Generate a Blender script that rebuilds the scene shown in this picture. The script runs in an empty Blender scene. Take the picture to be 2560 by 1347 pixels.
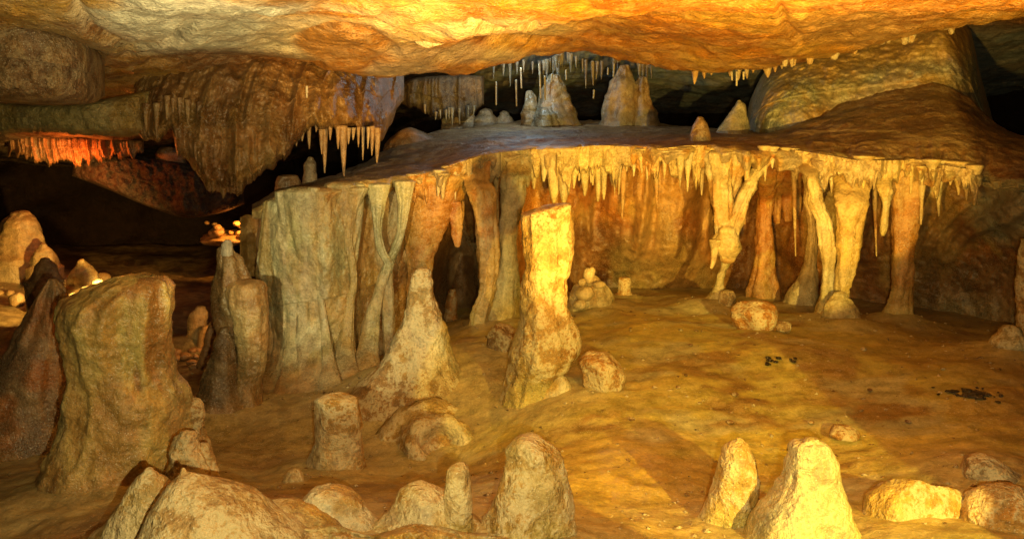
import bpy, math, random
import numpy as np
from mathutils import Vector
random.seed(7)
SC = bpy.context.scene
COL = SC.collection

# ------------------------------------------------------------------ camera
F = 1898.0; CX, CY = 1280.0, 673.5; PITCH = math.radians(11.0); CZ = 1.6
cam_d = bpy.data.cameras.new('camera'); cam = bpy.data.objects.new('camera', cam_d); COL.objects.link(cam)
cam.location = (0, 0, CZ); cam.rotation_euler = (math.radians(90) - PITCH, 0, 0)
cam_d.sensor_width = 36.0; cam_d.lens = 36.0 * F / 2560.0; cam_d.clip_start = 0.05; cam_d.clip_end = 200
SC.camera = cam
CP, SP = math.cos(PITCH), math.sin(PITCH)

# ------------------------------------------------------------------ world: the faint light of the cave passage
w = bpy.data.worlds.new('World'); SC.world = w; w.use_nodes = True
bg = w.node_tree.nodes['Background']
bg.inputs[0].default_value = (0.85, 0.82, 0.46, 1); bg.inputs[1].default_value = 0.016
SC.view_settings.view_transform = 'Standard'; SC.view_settings.look = 'None'
SC.view_settings.exposure = -0.2; SC.view_settings.gamma = 1.0
SC.cycles.use_denoising = True
SC.cycles.max_bounces = 4; SC.cycles.diffuse_bounces = 2; SC.cycles.glossy_bounces = 2
SC.cycles.sample_clamp_indirect = 4.0

def lamp(name, kind, loc, energy, col, target=None, size=0.03, cone=60, blend=0.3):
    d = bpy.data.lights.new(name, kind); d.energy = energy; d.color = col
    d.shadow_soft_size = size
    if kind == 'SPOT':
        d.spot_size = math.radians(cone); d.spot_blend = blend
    o = bpy.data.objects.new(name, d); COL.objects.link(o); o.location = loc
    if target is not None:
        o.rotation_euler = (Vector(target) - Vector(loc)).to_track_quat('-Z', 'Y').to_euler()
    return o

def W(px, py, Y):
    a = (np.asarray(px, float) - CX) / F; b = (CY - np.asarray(py, float)) / F
    yc = CP + b * SP; zc = -SP + b * CP
    t = np.asarray(Y, float) / yc
    a, t, zc, YY = np.broadcast_arrays(a, t, zc, np.asarray(Y, float))
    return np.stack([a * t, YY, CZ + zc * t], -1)
def Wt(px, py, Y): return tuple(float(v) for v in W(px, py, Y))

# show-cave lamps and the camera flash, out of view; added fill marked below
lamp('lamp_flash', 'SPOT', (0.08, -0.02, 1.52), 350, (1.0, 0.80, 0.36), (0.0, 5.0, 0.75), 0.006, 110, 0.5)
lamp('lamp_right', 'SPOT', (1.75, 0.15, 1.10), 1450, (1.0, 0.70, 0.13), (1.75, 6.0, 1.85), 0.02, 37, 0.10)
lamp('lamp_left', 'SPOT', (-1.5, 0.3, 1.72), 150, (1.0, 0.80, 0.20), (1.05, 5.2, 0.30), 0.03, 36, 0.5)
lamp('lamp_pale', 'SPOT', (-0.75, 0.1, 1.38), 700, (1.0, 0.87, 0.43), (-1.12, 5.6, 0.55), 0.02, 23, 0.5)
lamp('lamp_front', 'SPOT', (1.62, 0.30, 1.30), 640, (1.0, 0.69, 0.10), (1.08, 2.55, 0.46), 0.012, 30, 0.08)
lamp('lamp_uplight', 'SPOT', (0.55, 1.9, 0.85), 1000, (1.0, 0.52, 0.06), (0.95, 5.0, 2.7), 0.05, 86, 0.35)
lamp('fill_uplight_pale', 'SPOT', (-0.55, 1.75, 1.0), 430, (1.0, 0.86, 0.46), (-1.0, 3.7, 2.5), 0.04, 74, 0.7)  # added fill to brighten the cream ceiling, no such lamp known
lamp('lamp_cavern', 'SPOT', Wt(275, 722, 7.2), 430, (1.0, 0.58, 0.13), Wt(70, 690, 9.3), 0.04, 75, 0.4)
lamp('lamp_red', 'POINT', Wt(190, 415, 9.1), 22, (1.0, 0.20, 0.025), None, 0.03)
lamp('lamp_ember', 'SPOT', Wt(600, 540, 10.3), 48, (1.0, 0.38, 0.06), Wt(575, 590, 10.8), 0.02, 95, 0.5)
lamp('lamp_pit', 'POINT', Wt(560, 800, 7.0), 9, (1.0, 0.45, 0.11), None, 0.03)
lamp('fill_grotto', 'POINT', Wt(1300, 100, 8.55), 27, (0.60, 0.86, 1.0), None, 0.02)  # added cool fill for the grotto, not a lamp of the cave

# ------------------------------------------------------------------ numeric helpers
def _h(ix, iy, iz, seed):
    with np.errstate(over='ignore'):
        n = (ix.astype(np.uint32) * np.uint32(374761393) + iy.astype(np.uint32) * np.uint32(668265263)
             + iz.astype(np.uint32) * np.uint32(2246822519) + np.uint32(seed * 3266489 + 17))
        n = (n ^ (n >> np.uint32(15))) * np.uint32(2246822519)
        n = (n ^ (n >> np.uint32(13))) * np.uint32(3266489917)
        n = n ^ (n >> np.uint32(16))
    return n.astype(np.float64) / 4294967295.0 * 2 - 1
def vnoise(p, seed=0):
    i = np.floor(p).astype(np.int64); f = p - i; f = f * f * f * (f * (f * 6 - 15) + 10)
    x, y, z = i[..., 0], i[..., 1], i[..., 2]; fx, fy, fz = f[..., 0], f[..., 1], f[..., 2]
    r = 0
    for dx in (0, 1):
        for dy in (0, 1):
            for dz in (0, 1):
                wgt = (fx if dx else 1 - fx) * (fy if dy else 1 - fy) * (fz if dz else 1 - fz)
                r = r + wgt * _h(x + dx, y + dy, z + dz, seed)
    return r
def fbm(p, scale=1.0, octv=4, seed=0, aniso=(1, 1, 1), gain=0.5):
    q = p * np.array(aniso) * scale; a = 1.0; s = 0; tot = 0
    for k in range(octv):
        s = s + a * vnoise(q + k * 17.31, seed + k); tot += a; a *= gain; q = q * 2.03
    return s / tot
def sstep(a, b, x):
    t = np.clip((x - a) / (b - a), 0, 1); return t * t * (3 - 2 * t)
def tps(pts, vals, lam=1e-3):
    pts = np.asarray(pts, float); vals = np.asarray(vals, float); n = len(pts)
    def phi(r2): return 0.5 * r2 * np.log(r2 + 1e-9)
    d2 = ((pts[:, None] - pts[None]) ** 2).sum(-1)
    A = np.zeros((n + 3, n + 3)); A[:n, :n] = phi(d2) + lam * np.eye(n)
    A[:n, n] = 1; A[:n, n + 1:] = pts; A[n, :n] = 1; A[n + 1:, :n] = pts.T
    s = np.linalg.solve(A, np.concatenate([vals, np.zeros(3)]))
    def f(q):
        q = np.asarray(q, float); sh = q.shape[:-1]; q = q.reshape(-1, 2)
        out = np.empty(len(q))
        for i in range(0, len(q), 60000):
            qq = q[i:i + 60000]
            r2 = ((qq[:, None] - pts[None]) ** 2).sum(-1)
            out[i:i + 60000] = phi(r2) @ s[:n] + s[n] + qq @ s[n + 1:]
        return out.reshape(sh)
    return f
def smooth_interp(x, xp, fp):
    """monotone cubic through the stations"""
    xp = np.asarray(xp, float); fp = np.asarray(fp, float); x = np.clip(np.asarray(x, float), xp[0], xp[-1])
    h = np.diff(xp); d = np.diff(fp) / h
    m = np.zeros_like(fp)
    if len(xp) > 2:
        s = d[:-1] * d[1:]
        m[1:-1] = np.where(s > 0, 2 * d[:-1] * d[1:] / (d[:-1] + d[1:] + 1e-12 * np.sign(d[:-1] + d[1:] + 1e-30)), 0)
    m[0] = d[0]; m[-1] = d[-1]
    k = np.clip(np.searchsorted(xp, x) - 1, 0, len(xp) - 2); t = (x - xp[k]) / h[k]
    t2, t3 = t * t, t * t * t
    return (2*t3 - 3*t2 + 1)*fp[k] + (t3 - 2*t2 + t)*h[k]*m[k] + (-2*t3 + 3*t2)*fp[k+1] + (t3 - t2)*h[k]*m[k+1]

def ridgefield(PX, PY, ridges, warp=5):
    """relief from drapery ribs: each ridge = ([(px,py,w),...], height)"""
    d = np.zeros_like(PX)
    wq = np.stack([PX * .012, PY * .012, 0 * PX], -1); PX = PX + warp * (vnoise(wq, 7) + .5 * vnoise(wq * 2.3, 8)); PY = PY + warp * .5 * vnoise(wq, 9)
    for pts, h in ridges:
        best = np.zeros_like(PX)
        for (x0, y0, w0), (x1, y1, w1) in zip(pts[:-1], pts[1:]):
            L2 = (x1 - x0) ** 2 + (y1 - y0) ** 2
            t = np.clip(((PX - x0) * (x1 - x0) + (PY - y0) * (y1 - y0)) / L2, 0, 1)
            wv = w0 + (w1 - w0) * t
            r2 = ((PX - x0 - t * (x1 - x0)) ** 2 + (PY - y0 - t * (y1 - y0)) ** 2) / wv ** 2
            best = np.maximum(best, np.exp(-r2))
        d = d + (best * h) ** 3 if h > 0 else d
    return d ** (1 / 3)

# ------------------------------------------------------------------ materials (rock; pigment holds each place's mineral and some painted light and shade)
def rock_mat(name, streak=(1, 1, 1), streak_amt=0.35, crust=0.25, crust_col=(.58, .49, .29), bump=0.35, fine=60, rough=(.42, .75), spec=0.45, pits=0.3, stain=(.40, .16, .03), stain_amt=.35):
    m = bpy.data.materials.new(name); m.use_nodes = True; nt = m.node_tree; N = nt.nodes; L = nt.links
    b = N['Principled BSDF']
    def node(t, **k):
        n = N.new(t)
        for a, v in k.items(): setattr(n, a, v)
        return n
    geo = node('ShaderNodeNewGeometry'); pos = geo.outputs['Position']
    def noise(scale, detail=6, rough_=.6, vec=None, dist=0.0):
        n = node('ShaderNodeTexNoise'); n.inputs['Scale'].default_value = scale; n.inputs['Detail'].default_value = detail
        n.inputs['Roughness'].default_value = rough_; n.inputs['Distortion'].default_value = dist
        L.new(vec if vec is not None else pos, n.inputs['Vector']); return n.outputs['Fac']
    def ramp(src, a, bb, c0=(0, 0, 0), c1=(1, 1, 1)):
        r = node('ShaderNodeMapRange'); r.interpolation_type = 'SMOOTHSTEP'
        r.inputs['From Min'].default_value = a; r.inputs['From Max'].default_value = bb
        r.inputs['To Min'].default_value = c0[0]; r.inputs['To Max'].default_value = c1[0]
        L.new(src, r.inputs['Value']); return r.outputs['Result']
    def mix(fac, A, B, mode='MIX', clampf=None):
        n = node('ShaderNodeMix', data_type='RGBA', blend_type=mode)
        for inp, v in ((n.inputs['Factor'], fac), (n.inputs[6], A), (n.inputs[7], B)):
            if hasattr(v, 'is_linked') or hasattr(v, 'links'): L.new(v, inp)
            elif isinstance(v, (int, float)): inp.default_value = v
            else: inp.default_value = (*v, 1)
        return n.outputs[2]
    def mul(a, v):
        n = node('ShaderNodeMath', operation='MULTIPLY'); L.new(a, n.inputs[0])
        if isinstance(v, (int, float)): n.inputs[1].default_value = v
        else: L.new(v, n.inputs[1])
        return n.outputs[0]
    def add(a, v):
        n = node('ShaderNodeMath', operation='ADD'); L.new(a, n.inputs[0]); L.new(v, n.inputs[1]); return n.outputs[0]
    att = node('ShaderNodeAttribute'); att.attribute_name = 'pigment'
    mp = node('ShaderNodeMapping'); mp.inputs['Scale'].default_value = streak; L.new(pos, mp.inputs['Vector'])
    mo = node('ShaderNodeAttribute'); mo.attribute_name = 'mottle'; big = mo.outputs['Fac']; mid = noise(11, 4, .65); stv = noise(7.0, 4, .62, mp.outputs[0])
    stv2 = noise(21.0, 3, .6, mp.outputs[0])
    fin = noise(fine, 3, .65); speck = noise(170, 1, .5)
    c = mix(ramp(big, .36, .66), att.outputs['Color'], stain, 'MIX')
    c = mix(stain_amt, att.outputs['Color'], c)
    val = add(mul(ramp(mid, .25, .75, (.55,), (1.40,)), .6), mul(ramp(fin, .25, .75, (.5,), (1.5,)), .4))
    vc = node('ShaderNodeCombineColor')
    for i in range(3): L.new(val, vc.inputs[i])
    c = mix(1.0, c, vc.outputs[0], 'MULTIPLY')
    sv = node('ShaderNodeCombineColor'); s1 = ramp(add(mul(stv, .65), mul(stv2, .35)), .33, .68, (.45,), (1.5,))
    for i in range(3): L.new(s1, sv.inputs[i])
    c = mix(streak_amt, c, mix(1.0, c, sv.outputs[0], 'MULTIPLY'))
    cm = mul(ramp(mid, .44, .53), ramp(fin, .34, .50))
    cm = mul(mul(cm, ramp(big, .36, .52)), min(1.0, crust * 1.7))
    c = mix(cm, c, crust_col)
    # small dark pits; wet sparkle painted as pale crystal specks
    c = mix(mul(ramp(speck, .28, .20), .35), c, (.05, .025, .01))
    c = mix(mul(ramp(speck, .65, .73), .7 if crust > 0 else 0.0), c, (.72, .66, .5))
    L.new(c, b.inputs['Base Color'])
    L.new(add(mul(ramp(fin, .3, .7, (rough[0],), (rough[1],)), .5), mul(ramp(big, .38, .62, (rough[0] * .6,), (rough[1],)), .5)), b.inputs['Roughness'])
    b.inputs['Specular IOR Level'].default_value = spec
    hgt = add(add(mul(mid, 1.0), mul(fin, .60)), mul(stv2, streak_amt))
    bp = node('ShaderNodeBump'); bp.inputs['Strength'].default_value = min(1, bump * 1.7); bp.inputs['Distance'].default_value = .04
    L.new(hgt, bp.inputs['Height']); L.new(bp.outputs[0], b.inputs['Normal'])
    return m
M = {
 'crusty': rock_mat('crusted_calcite', (1, 1, .35), .30, .50, bump=.44, pits=.5, stain=(.42, .20, .04), stain_amt=.55),
 'flow':   rock_mat('flowstone', (1, 1, .16), .38, .06, bump=.26, pits=.15, rough=(.22, .52), spec=.55, stain_amt=.35),
 'drip':   rock_mat('wet_dripstone', (1, 1, .14), .40, .12, bump=.28, pits=.1, rough=(.28, .55), spec=.5, stain_amt=.25),
 'floor':  rock_mat('clay_floor', (.35, 1.1, 1), .35, .08, bump=.13, pits=.08, rough=(.42, .75), stain=(.34, .24, .05), stain_amt=.35),
 'ceil':   rock_mat('ceiling_rock', (.45, 1, 1), .40, .14, bump=.42, pits=.3, stain=(.42, .15, .02), stain_amt=.22),
 'dark':   rock_mat('dark_wall_rock', (1, 1, .5), .30, .05, bump=.6, pits=.3, stain=(.10, .04, .02), stain_amt=.4),
}
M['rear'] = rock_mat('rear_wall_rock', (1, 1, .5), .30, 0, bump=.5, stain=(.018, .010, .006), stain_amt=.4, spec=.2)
TAN=(.40,.26,.09); GOLD=(.50,.31,.07); ORANGE=(.46,.17,.025); DORANGE=(.27,.09,.018); BROWN=(.15,.075,.028); GREY=(.33,.29,.19)
GREEN=(.29,.27,.13); WHITE=(.62,.54,.36); DARK=(.055,.032,.018); BLUE=(.22,.25,.24); CREAM=(.58,.45,.22); OLIVE=(.22,.17,.06)

# ------------------------------------------------------------------ mesh helpers
def build(name, V, faces_list, pig, mat, parent=None, origin=None, loops=None):
    V = np.asarray(V, float).reshape(-1, 3)
    o3 = np.zeros(3) if origin is None else np.asarray(origin, float)
    if parent is not None: o3 = np.array(parent.location)
    me = bpy.data.meshes.new(name)
    q = np.asarray(faces_list, np.int32)          # (n,4); triangles repeat the last index
    tri = q[:, 2] == q[:, 3]
    ls = np.concatenate([q[~tri].ravel(), q[tri][:, :3].ravel()])
    nt, nq = int(tri.sum()), int((~tri).sum())
    starts = np.concatenate([np.arange(nq) * 4, nq * 4 + np.arange(nt) * 3]).astype(np.int32)
    me.vertices.add(len(V)); me.vertices.foreach_set('co', (V - o3).astype(np.float32).ravel())
    me.loops.add(len(ls)); me.loops.foreach_set('vertex_index', ls.astype(np.int32))
    me.polygons.add(nq + nt); me.polygons.foreach_set('loop_start', starts)
    me.update(calc_edges=True)
    me.polygons.foreach_set('use_smooth', np.ones(nq + nt, bool))
    at = me.attributes.new('pigment', 'FLOAT_COLOR', 'POINT')
    pg = np.broadcast_to(np.asarray(pig, float), (len(V), 3)) if np.ndim(pig) == 1 else np.asarray(pig).reshape(-1, 3)
    at.data.foreach_set('color', np.concatenate([pg, np.ones((len(V), 1))], 1).astype(np.float32).ravel())
    mt_ = me.attributes.new('mottle', 'FLOAT', 'POINT')
    mt_.data.foreach_set('value', (.5 + .42 * fbm(V, 3.2, 5, 300, gain=.6)).astype(np.float32))
    me.materials.append(M[mat]); me.validate(); me.update()
    o = bpy.data.objects.new(name, me); COL.objects.link(o)
    if parent is not None: o.parent = parent
    else: o.location = o3
    return o
def grid_faces(nu, nv, wrap_v=False, flip=False, base=0):
    i = np.arange(nu - 1)[:, None]; j = np.arange(nv if wrap_v else nv - 1)[None]
    j2 = (j + 1) % nv
    f = np.stack([i * nv + j, i * nv + j2, (i + 1) * nv + j2, (i + 1) * nv + j], -1).reshape(-1, 4) + base
    return f[:, ::-1] if flip else f
def tag(o, label, cat, group=None):
    o['label'] = label; o['category'] = cat
    if group: o['group'] = group
    return o
def struct(o, label=None):
    o['kind'] = 'structure'
    if label: o['label'] = label
    return o
def empty(name, loc):
    o = bpy.data.objects.new(name, None); COL.objects.link(o); o.location = loc; o.empty_display_size = .1
    return o
def blend(p, cols, scale=3.0, seed=0, aniso=(1, 1, 1), sharp=.18):
    """mottled mineral colours: cols = list of (colour, threshold)"""
    c = np.broadcast_to(np.array(cols[0][0]), p.shape).copy()
    for k, (cc, th) in enumerate(cols[1:]):
        n = fbm(p, scale * (1 + .4 * k), 4, seed + 11 * k + 3, aniso)
        wgt = sstep(th - sharp, th + sharp, n)[..., None]
        c = c * (1 - wgt) + np.array(cc) * wgt
    return c

# ------------------------------------------------------------------ cave floor
FL = [(-400,1347,2.9),(0,1347,2.75),(150,1347,2.6),(400,1347,2.25),(620,1347,2.2),(830,1347,2.25),(1000,1347,2.25),(1250,1347,2.3),(1500,1347,2.35),(1800,1347,2.4),(2200,1347,2.35),(2560,1347,2.35),(3000,1347,2.5),
 (-200,1230,3.5),(100,1250,3.3),(330,1240,3.25),(560,1210,3.55),(700,1200,3.65),(850,1195,3.72),(1000,1200,3.65),(1180,1180,3.55),(1380,1180,3.1),(1550,1200,2.95),(1900,1200,3.05),(2300,1170,3.05),(2600,1200,2.9),
 (560,1080,4.4),(700,1060,4.5),(950,1080,4.3),(1200,1060,4.2),(1400,1050,3.85),(1600,1050,3.65),(2000,1000,3.95),(2500,1000,3.8),(2900,1000,3.9),
 (540,1010,4.85),(650,1005,5.1),(780,1000,5.1),(1000,970,4.7),(1200,930,4.7),(1400,920,4.6),(1600,900,4.55),(2000,880,4.6),(2450,880,4.7),
 (1150,830,5.9),(1300,810,5.9),(1600,775,5.9),(1800,770,6.0),(2100,830,5.4),(2300,850,5.2),(2560,865,5.1),
 (1450,740,7.0),(1700,735,6.9),(2000,770,6.8),(2300,790,6.4),(2800,850,5.6),
 (0,1150,4.3),(150,1010,5.2),(450,940,6.3),(520,880,7.3),(300,830,7.6),(150,765,8.4),(0,712,9.3),(300,690,10.5),(-200,690,9.5),(100,640,11),(600,640,12),(300,600,14.5),(-300,600,14),(900,650,12),(1500,640,11),(2300,660,10)]
_fp = np.array([W(a, b, c) for a, b, c in FL] + [np.array([x, y, .22]) for x in (-2.2, -.8, .8, 2.2) for y in (.5, 1.3)])
_fz = tps(_fp[:, :2], _fp[:, 2], 2e-3)
def floor_base(x, y):
    q = np.stack(np.broadcast_arrays(np.asarray(x, float), np.asarray(y, float)), -1)
    z = _fz(q)
    p = np.concatenate([q, np.zeros(q.shape[:-1] + (1,))], -1)
    z = z + .05 * fbm(p, 1.9, 5, 5, (1, 1.0, 1)) + .010 * fbm(p, 7, 3, 6, (.8, 1.1, 1))
    return np.maximum(z, -1.6)
def fz(x, y): return float(floor_base(np.array([x]), np.array([y]))[0])
_ys = np.geomspace(1.9, 13.5, 700)
def on_floor(px, py):
    p = W(px, py, _ys); d = p[:, 2] - floor_base(p[:, 0], p[:, 1])
    k = np.where(d < 0)[0]
    if not len(k): return 13.0
    return float(_ys[max(k[0] - 1, 0)])
def make_floor():
    Y = np.geomspace(.6, 16.0, 520); s = np.linspace(-1.02, 1.02, 640)
    YY, S = np.meshgrid(Y, s, indexing='ij'); X = YY * S
    Z = floor_base(X, YY); cal = np.zeros_like(Z); lift = np.zeros_like(Z)
    for bx, by, bw in BASES:                      # flowstone aprons round the feet of the formations
        r2 = ((X - bx) ** 2 + (YY - by) ** 2) / (1.85 * bw) ** 2
        msk = r2 < 9
        g = np.exp(-r2[msk]); cal[msk] = np.maximum(cal[msk], g)
        if by > 2.75: lift[msk] = np.maximum(lift[msk], .55 * min(bw, .15) * g)
    Z = Z + lift; P = np.stack([X, YY, Z], -1)
    Z = Z + .005 * fbm(P, 24, 3, 9, (.8, 1, 1)); P[..., 2] = Z
    pig = blend(P, [((.46,.38,.09), 0), ((.52,.40,.085), .04), ((.37,.25,.055), .16), ((.44,.40,.20), .17), ((.27,.15,.035), .28)], 1.9, 21, (.6, 1.1, 1), .12)
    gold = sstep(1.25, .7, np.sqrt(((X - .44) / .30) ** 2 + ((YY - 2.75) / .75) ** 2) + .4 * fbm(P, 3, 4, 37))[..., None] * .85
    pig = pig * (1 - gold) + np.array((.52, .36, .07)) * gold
    gully = sstep(1.2, .6, np.abs(YY - 3.35 - .55 * X + .3 * fbm(P, 2, 4, 38)) / .28)[..., None] * (sstep(.35, -.1, X) * .6)[..., None]
    pig = pig * (1 - gully) + np.array((.22, .115, .035)) * gully
    # pale lime mud at the foot of the shelf, darker brown clay in the pit on the left
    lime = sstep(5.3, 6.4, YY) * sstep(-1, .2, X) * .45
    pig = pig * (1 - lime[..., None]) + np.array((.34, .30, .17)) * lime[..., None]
    left_dark = sstep(.1, -.9, X + (YY - 3.2) * .28 + .25 * fbm(P, 1.5, 3, 31)) * .75
    pig = pig * (1 - left_dark[..., None]) + np.array((.16, .07, .03)) * left_dark[..., None]
    far = (sstep(5.2, 6.6, YY) * sstep(-.9, -1.4, X))[..., None] * .85  # darkness of the unlit passage painted into the floor pigment
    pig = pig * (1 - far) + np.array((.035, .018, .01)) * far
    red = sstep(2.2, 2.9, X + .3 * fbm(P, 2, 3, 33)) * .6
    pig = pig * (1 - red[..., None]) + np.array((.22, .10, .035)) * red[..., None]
    cal = (sstep(.15, .75, cal + .35 * fbm(P, 6, 4, 35)) * .7)[..., None]
    cal = np.maximum(cal, (sstep(2.85, 2.45, YY + .25 * fbm(P, 3, 4, 36)) * sstep(.7, .2, X) * sstep(-1.5, -.9, X) * .85)[..., None])
    pig = pig * (1 - cal) + np.array((.44, .36, .18)) * cal
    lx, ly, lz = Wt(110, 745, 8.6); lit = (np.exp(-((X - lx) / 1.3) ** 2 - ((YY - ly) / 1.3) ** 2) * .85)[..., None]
    pig = pig * (1 - lit) + np.array((.42, .27, .11)) * lit  # pool of lamp light on the passage ground, painted paler
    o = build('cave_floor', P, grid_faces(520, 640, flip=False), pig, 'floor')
    struct(o, 'sloping clay floor of the cave with pale and brown patches')
BASES = []

# ------------------------------------------------------------------ cave ceiling
CL = [(-300,0,3.8),(0,0,3.8),(400,0,3.5),(800,0,3.4),(1280,0,3.4),(1700,0,3.4),(2200,0,3.6),(2560,0,4.0),(3000,0,4.2),
 (0,70,4.5),(250,110,4.7),(420,120,4.9),(600,130,5.3),(800,165,6.0),(930,182,6.3),(560,60,4.4),(330,55,4.2),
 (700,85,4.7),(880,130,5.3),(860,60,4.3),
 (1000,60,4.1),(1080,98,4.25),(1180,90,4.9),(1000,175,6.4),(1100,165,6.8),(1250,138,7.2),(1400,96,7.6),(1500,92,7.8),(1600,124,7.6),(1740,180,7.2),(1900,160,7.2),(2000,146,7.0),(2200,100,6.6),(2400,60,6.3),(2560,30,6.4),
 (1300,50,4.9),(1350,78,6.2),(1700,70,5.3),(1700,125,6.4),(2000,80,5.3),(2250,40,5.2)]
_cp = [W(a, b, c) for a, b, c in CL]
for a, b, c in [(1000,175,6.4),(1100,165,6.8),(1250,138,7.2),(1400,96,7.6),(1500,92,7.8),(1600,124,7.6),(1740,180,7.2),(1900,160,7.2),(2050,140,7.0)]:
    p = W(a, b, c); q = p.copy(); q[1] += .45; q[2] += .28; _cp.append(q)
for a, b, c in [(900,150,9.5),(1060,158,9.6),(1250,152,9.8),(1400,132,9.8),(1600,150,10),(1800,180,10),(1100,215,11.2),(1400,205,11.4),(1700,225,11.4),(1200,270,13.5),(1700,275,13.5),(2200,180,10),(2600,100,9),(2400,260,13),(500,330,9.5),(200,330,9),(-200,330,9),(600,420,13),(100,420,13),(-400,150,5.5),(700,250,8)]:
    _cp.append(W(a, b, c))
for x in (-2, -.7, .7, 2): _cp.append(np.array([x, .4, 2.3]))
_cp = np.array(_cp)
_cz = tps(_cp[:, :2], _cp[:, 2], 1.5e-3)
def ceil_z(x, y):
    q = np.stack(np.broadcast_arrays(np.asarray(x, float), np.asarray(y, float)), -1)
    p = np.concatenate([q, np.zeros(q.shape[:-1] + (1,))], -1)
    r = fbm(p, 1.4, 5, 41)
    return _cz(q) - .06 * r - .05 * (1 - np.abs(fbm(p, 2.3, 3, 44, (.7, 1, 1)))) + .045 + .028 * fbm(p, 7, 5, 43) - .03 * (np.abs(fbm(p, 4.2, 3, 46)) - .2)
def make_ceiling():
    Y = np.geomspace(.6, 16.0, 560); s = np.linspace(-1.02, 1.02, 620)
    YY, S = np.meshgrid(Y, s, indexing='ij'); X = YY * S
    Z = ceil_z(X, YY); P = np.stack([X, YY, Z], -1)
    Z = Z + .007 * fbm(P, 26, 3, 47); P[..., 2] = Z
    px = CX + F * X / (YY * CP - (Z - CZ) * SP); b = ((Z - CZ) * CP + YY * SP) / (YY * CP - (Z - CZ) * SP); py = CY - F * b
    cr = ridgefield(px, py, [([(190,20,14),(230,80,12),(320,128,12),(420,110,10),(480,70,8)], 1.0), ([(0,84,12),(120,100,12),(250,150,14)], 1.0), ([(380,160,10),(500,150,12),(640,155,12),(800,168,10)], .8), ([(740,100,10),(830,66,10),(930,84,12),(985,130,12),(930,165,10)], .7), ([(1100,150,10),(1180,110,10),(1300,98,10),(1420,110,8)], .8), ([(1950,20,10),(1960,60,10),(2000,100,10),(2120,90,8)], .7), ([(1180,60,8),(1260,86,8),(1340,66,8)], .7)])
    Z = Z + (.07 * cr * (.6 + .8 * np.abs(fbm(P, 6, 3, 49)))) * (YY < 7.3); P[..., 2] = Z
    pig = blend(P, [((.52,.24,.03), 0), ((.48,.18,.02), .02), ((.56,.32,.06), .2), ((.38,.14,.02), .25)], 1.3, 51, (.8, 1, 1))
    n = fbm(P, 2.2, 4, 57)
    def patch(cx, cy, rx, ry, col, amt=1, soft=.35):
        nonlocal pig
        d = np.sqrt(((px - cx) / rx) ** 2 + ((py - cy) / ry) ** 2) + .55 * n
        wgt = (sstep(1 + soft, 1 - soft, d) * amt)[..., None] * (YY < 9)[..., None]
        pig = pig * (1 - wgt) + np.array(col) * wgt
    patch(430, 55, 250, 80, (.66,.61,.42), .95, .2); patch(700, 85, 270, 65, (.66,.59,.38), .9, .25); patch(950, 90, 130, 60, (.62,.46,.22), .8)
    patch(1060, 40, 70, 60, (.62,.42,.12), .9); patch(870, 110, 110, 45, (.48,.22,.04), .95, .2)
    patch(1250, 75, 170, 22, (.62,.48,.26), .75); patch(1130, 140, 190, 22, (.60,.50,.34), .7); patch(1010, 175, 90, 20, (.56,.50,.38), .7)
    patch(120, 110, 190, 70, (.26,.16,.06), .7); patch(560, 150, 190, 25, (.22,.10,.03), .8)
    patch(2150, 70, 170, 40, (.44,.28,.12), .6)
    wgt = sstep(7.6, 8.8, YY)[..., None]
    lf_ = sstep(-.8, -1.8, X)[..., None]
    pig = pig * (1 - wgt) + (np.array((.30, .36, .38)) * (1 - lf_) + np.array((.022, .013, .008)) * lf_) * wgt  # cool grotto light tinted blue-grey, passage darkness painted near black
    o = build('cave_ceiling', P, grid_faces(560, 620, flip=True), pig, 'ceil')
    struct(o, 'low orange and cream rock ceiling of the cave')
make_ceiling()

def make_wall():
    nu, nv = 260, 90
    a = np.linspace(-1.15, 1.15, nu); z = np.linspace(-1.8, 3.6, nv)
    A, Z = np.meshgrid(a, z, indexing='ij')
    P = np.stack([15.2 * np.sin(A), 14.4 * np.cos(A) * 1.0, Z], -1)
    n = fbm(P, .7, 5, 61); P[..., 1] -= 1.0 * n + .3; P[..., 0] += .4 * fbm(P, .9, 4, 63)
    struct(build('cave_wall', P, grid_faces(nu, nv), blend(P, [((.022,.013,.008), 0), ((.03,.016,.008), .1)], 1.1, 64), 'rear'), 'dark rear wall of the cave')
make_wall()

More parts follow.
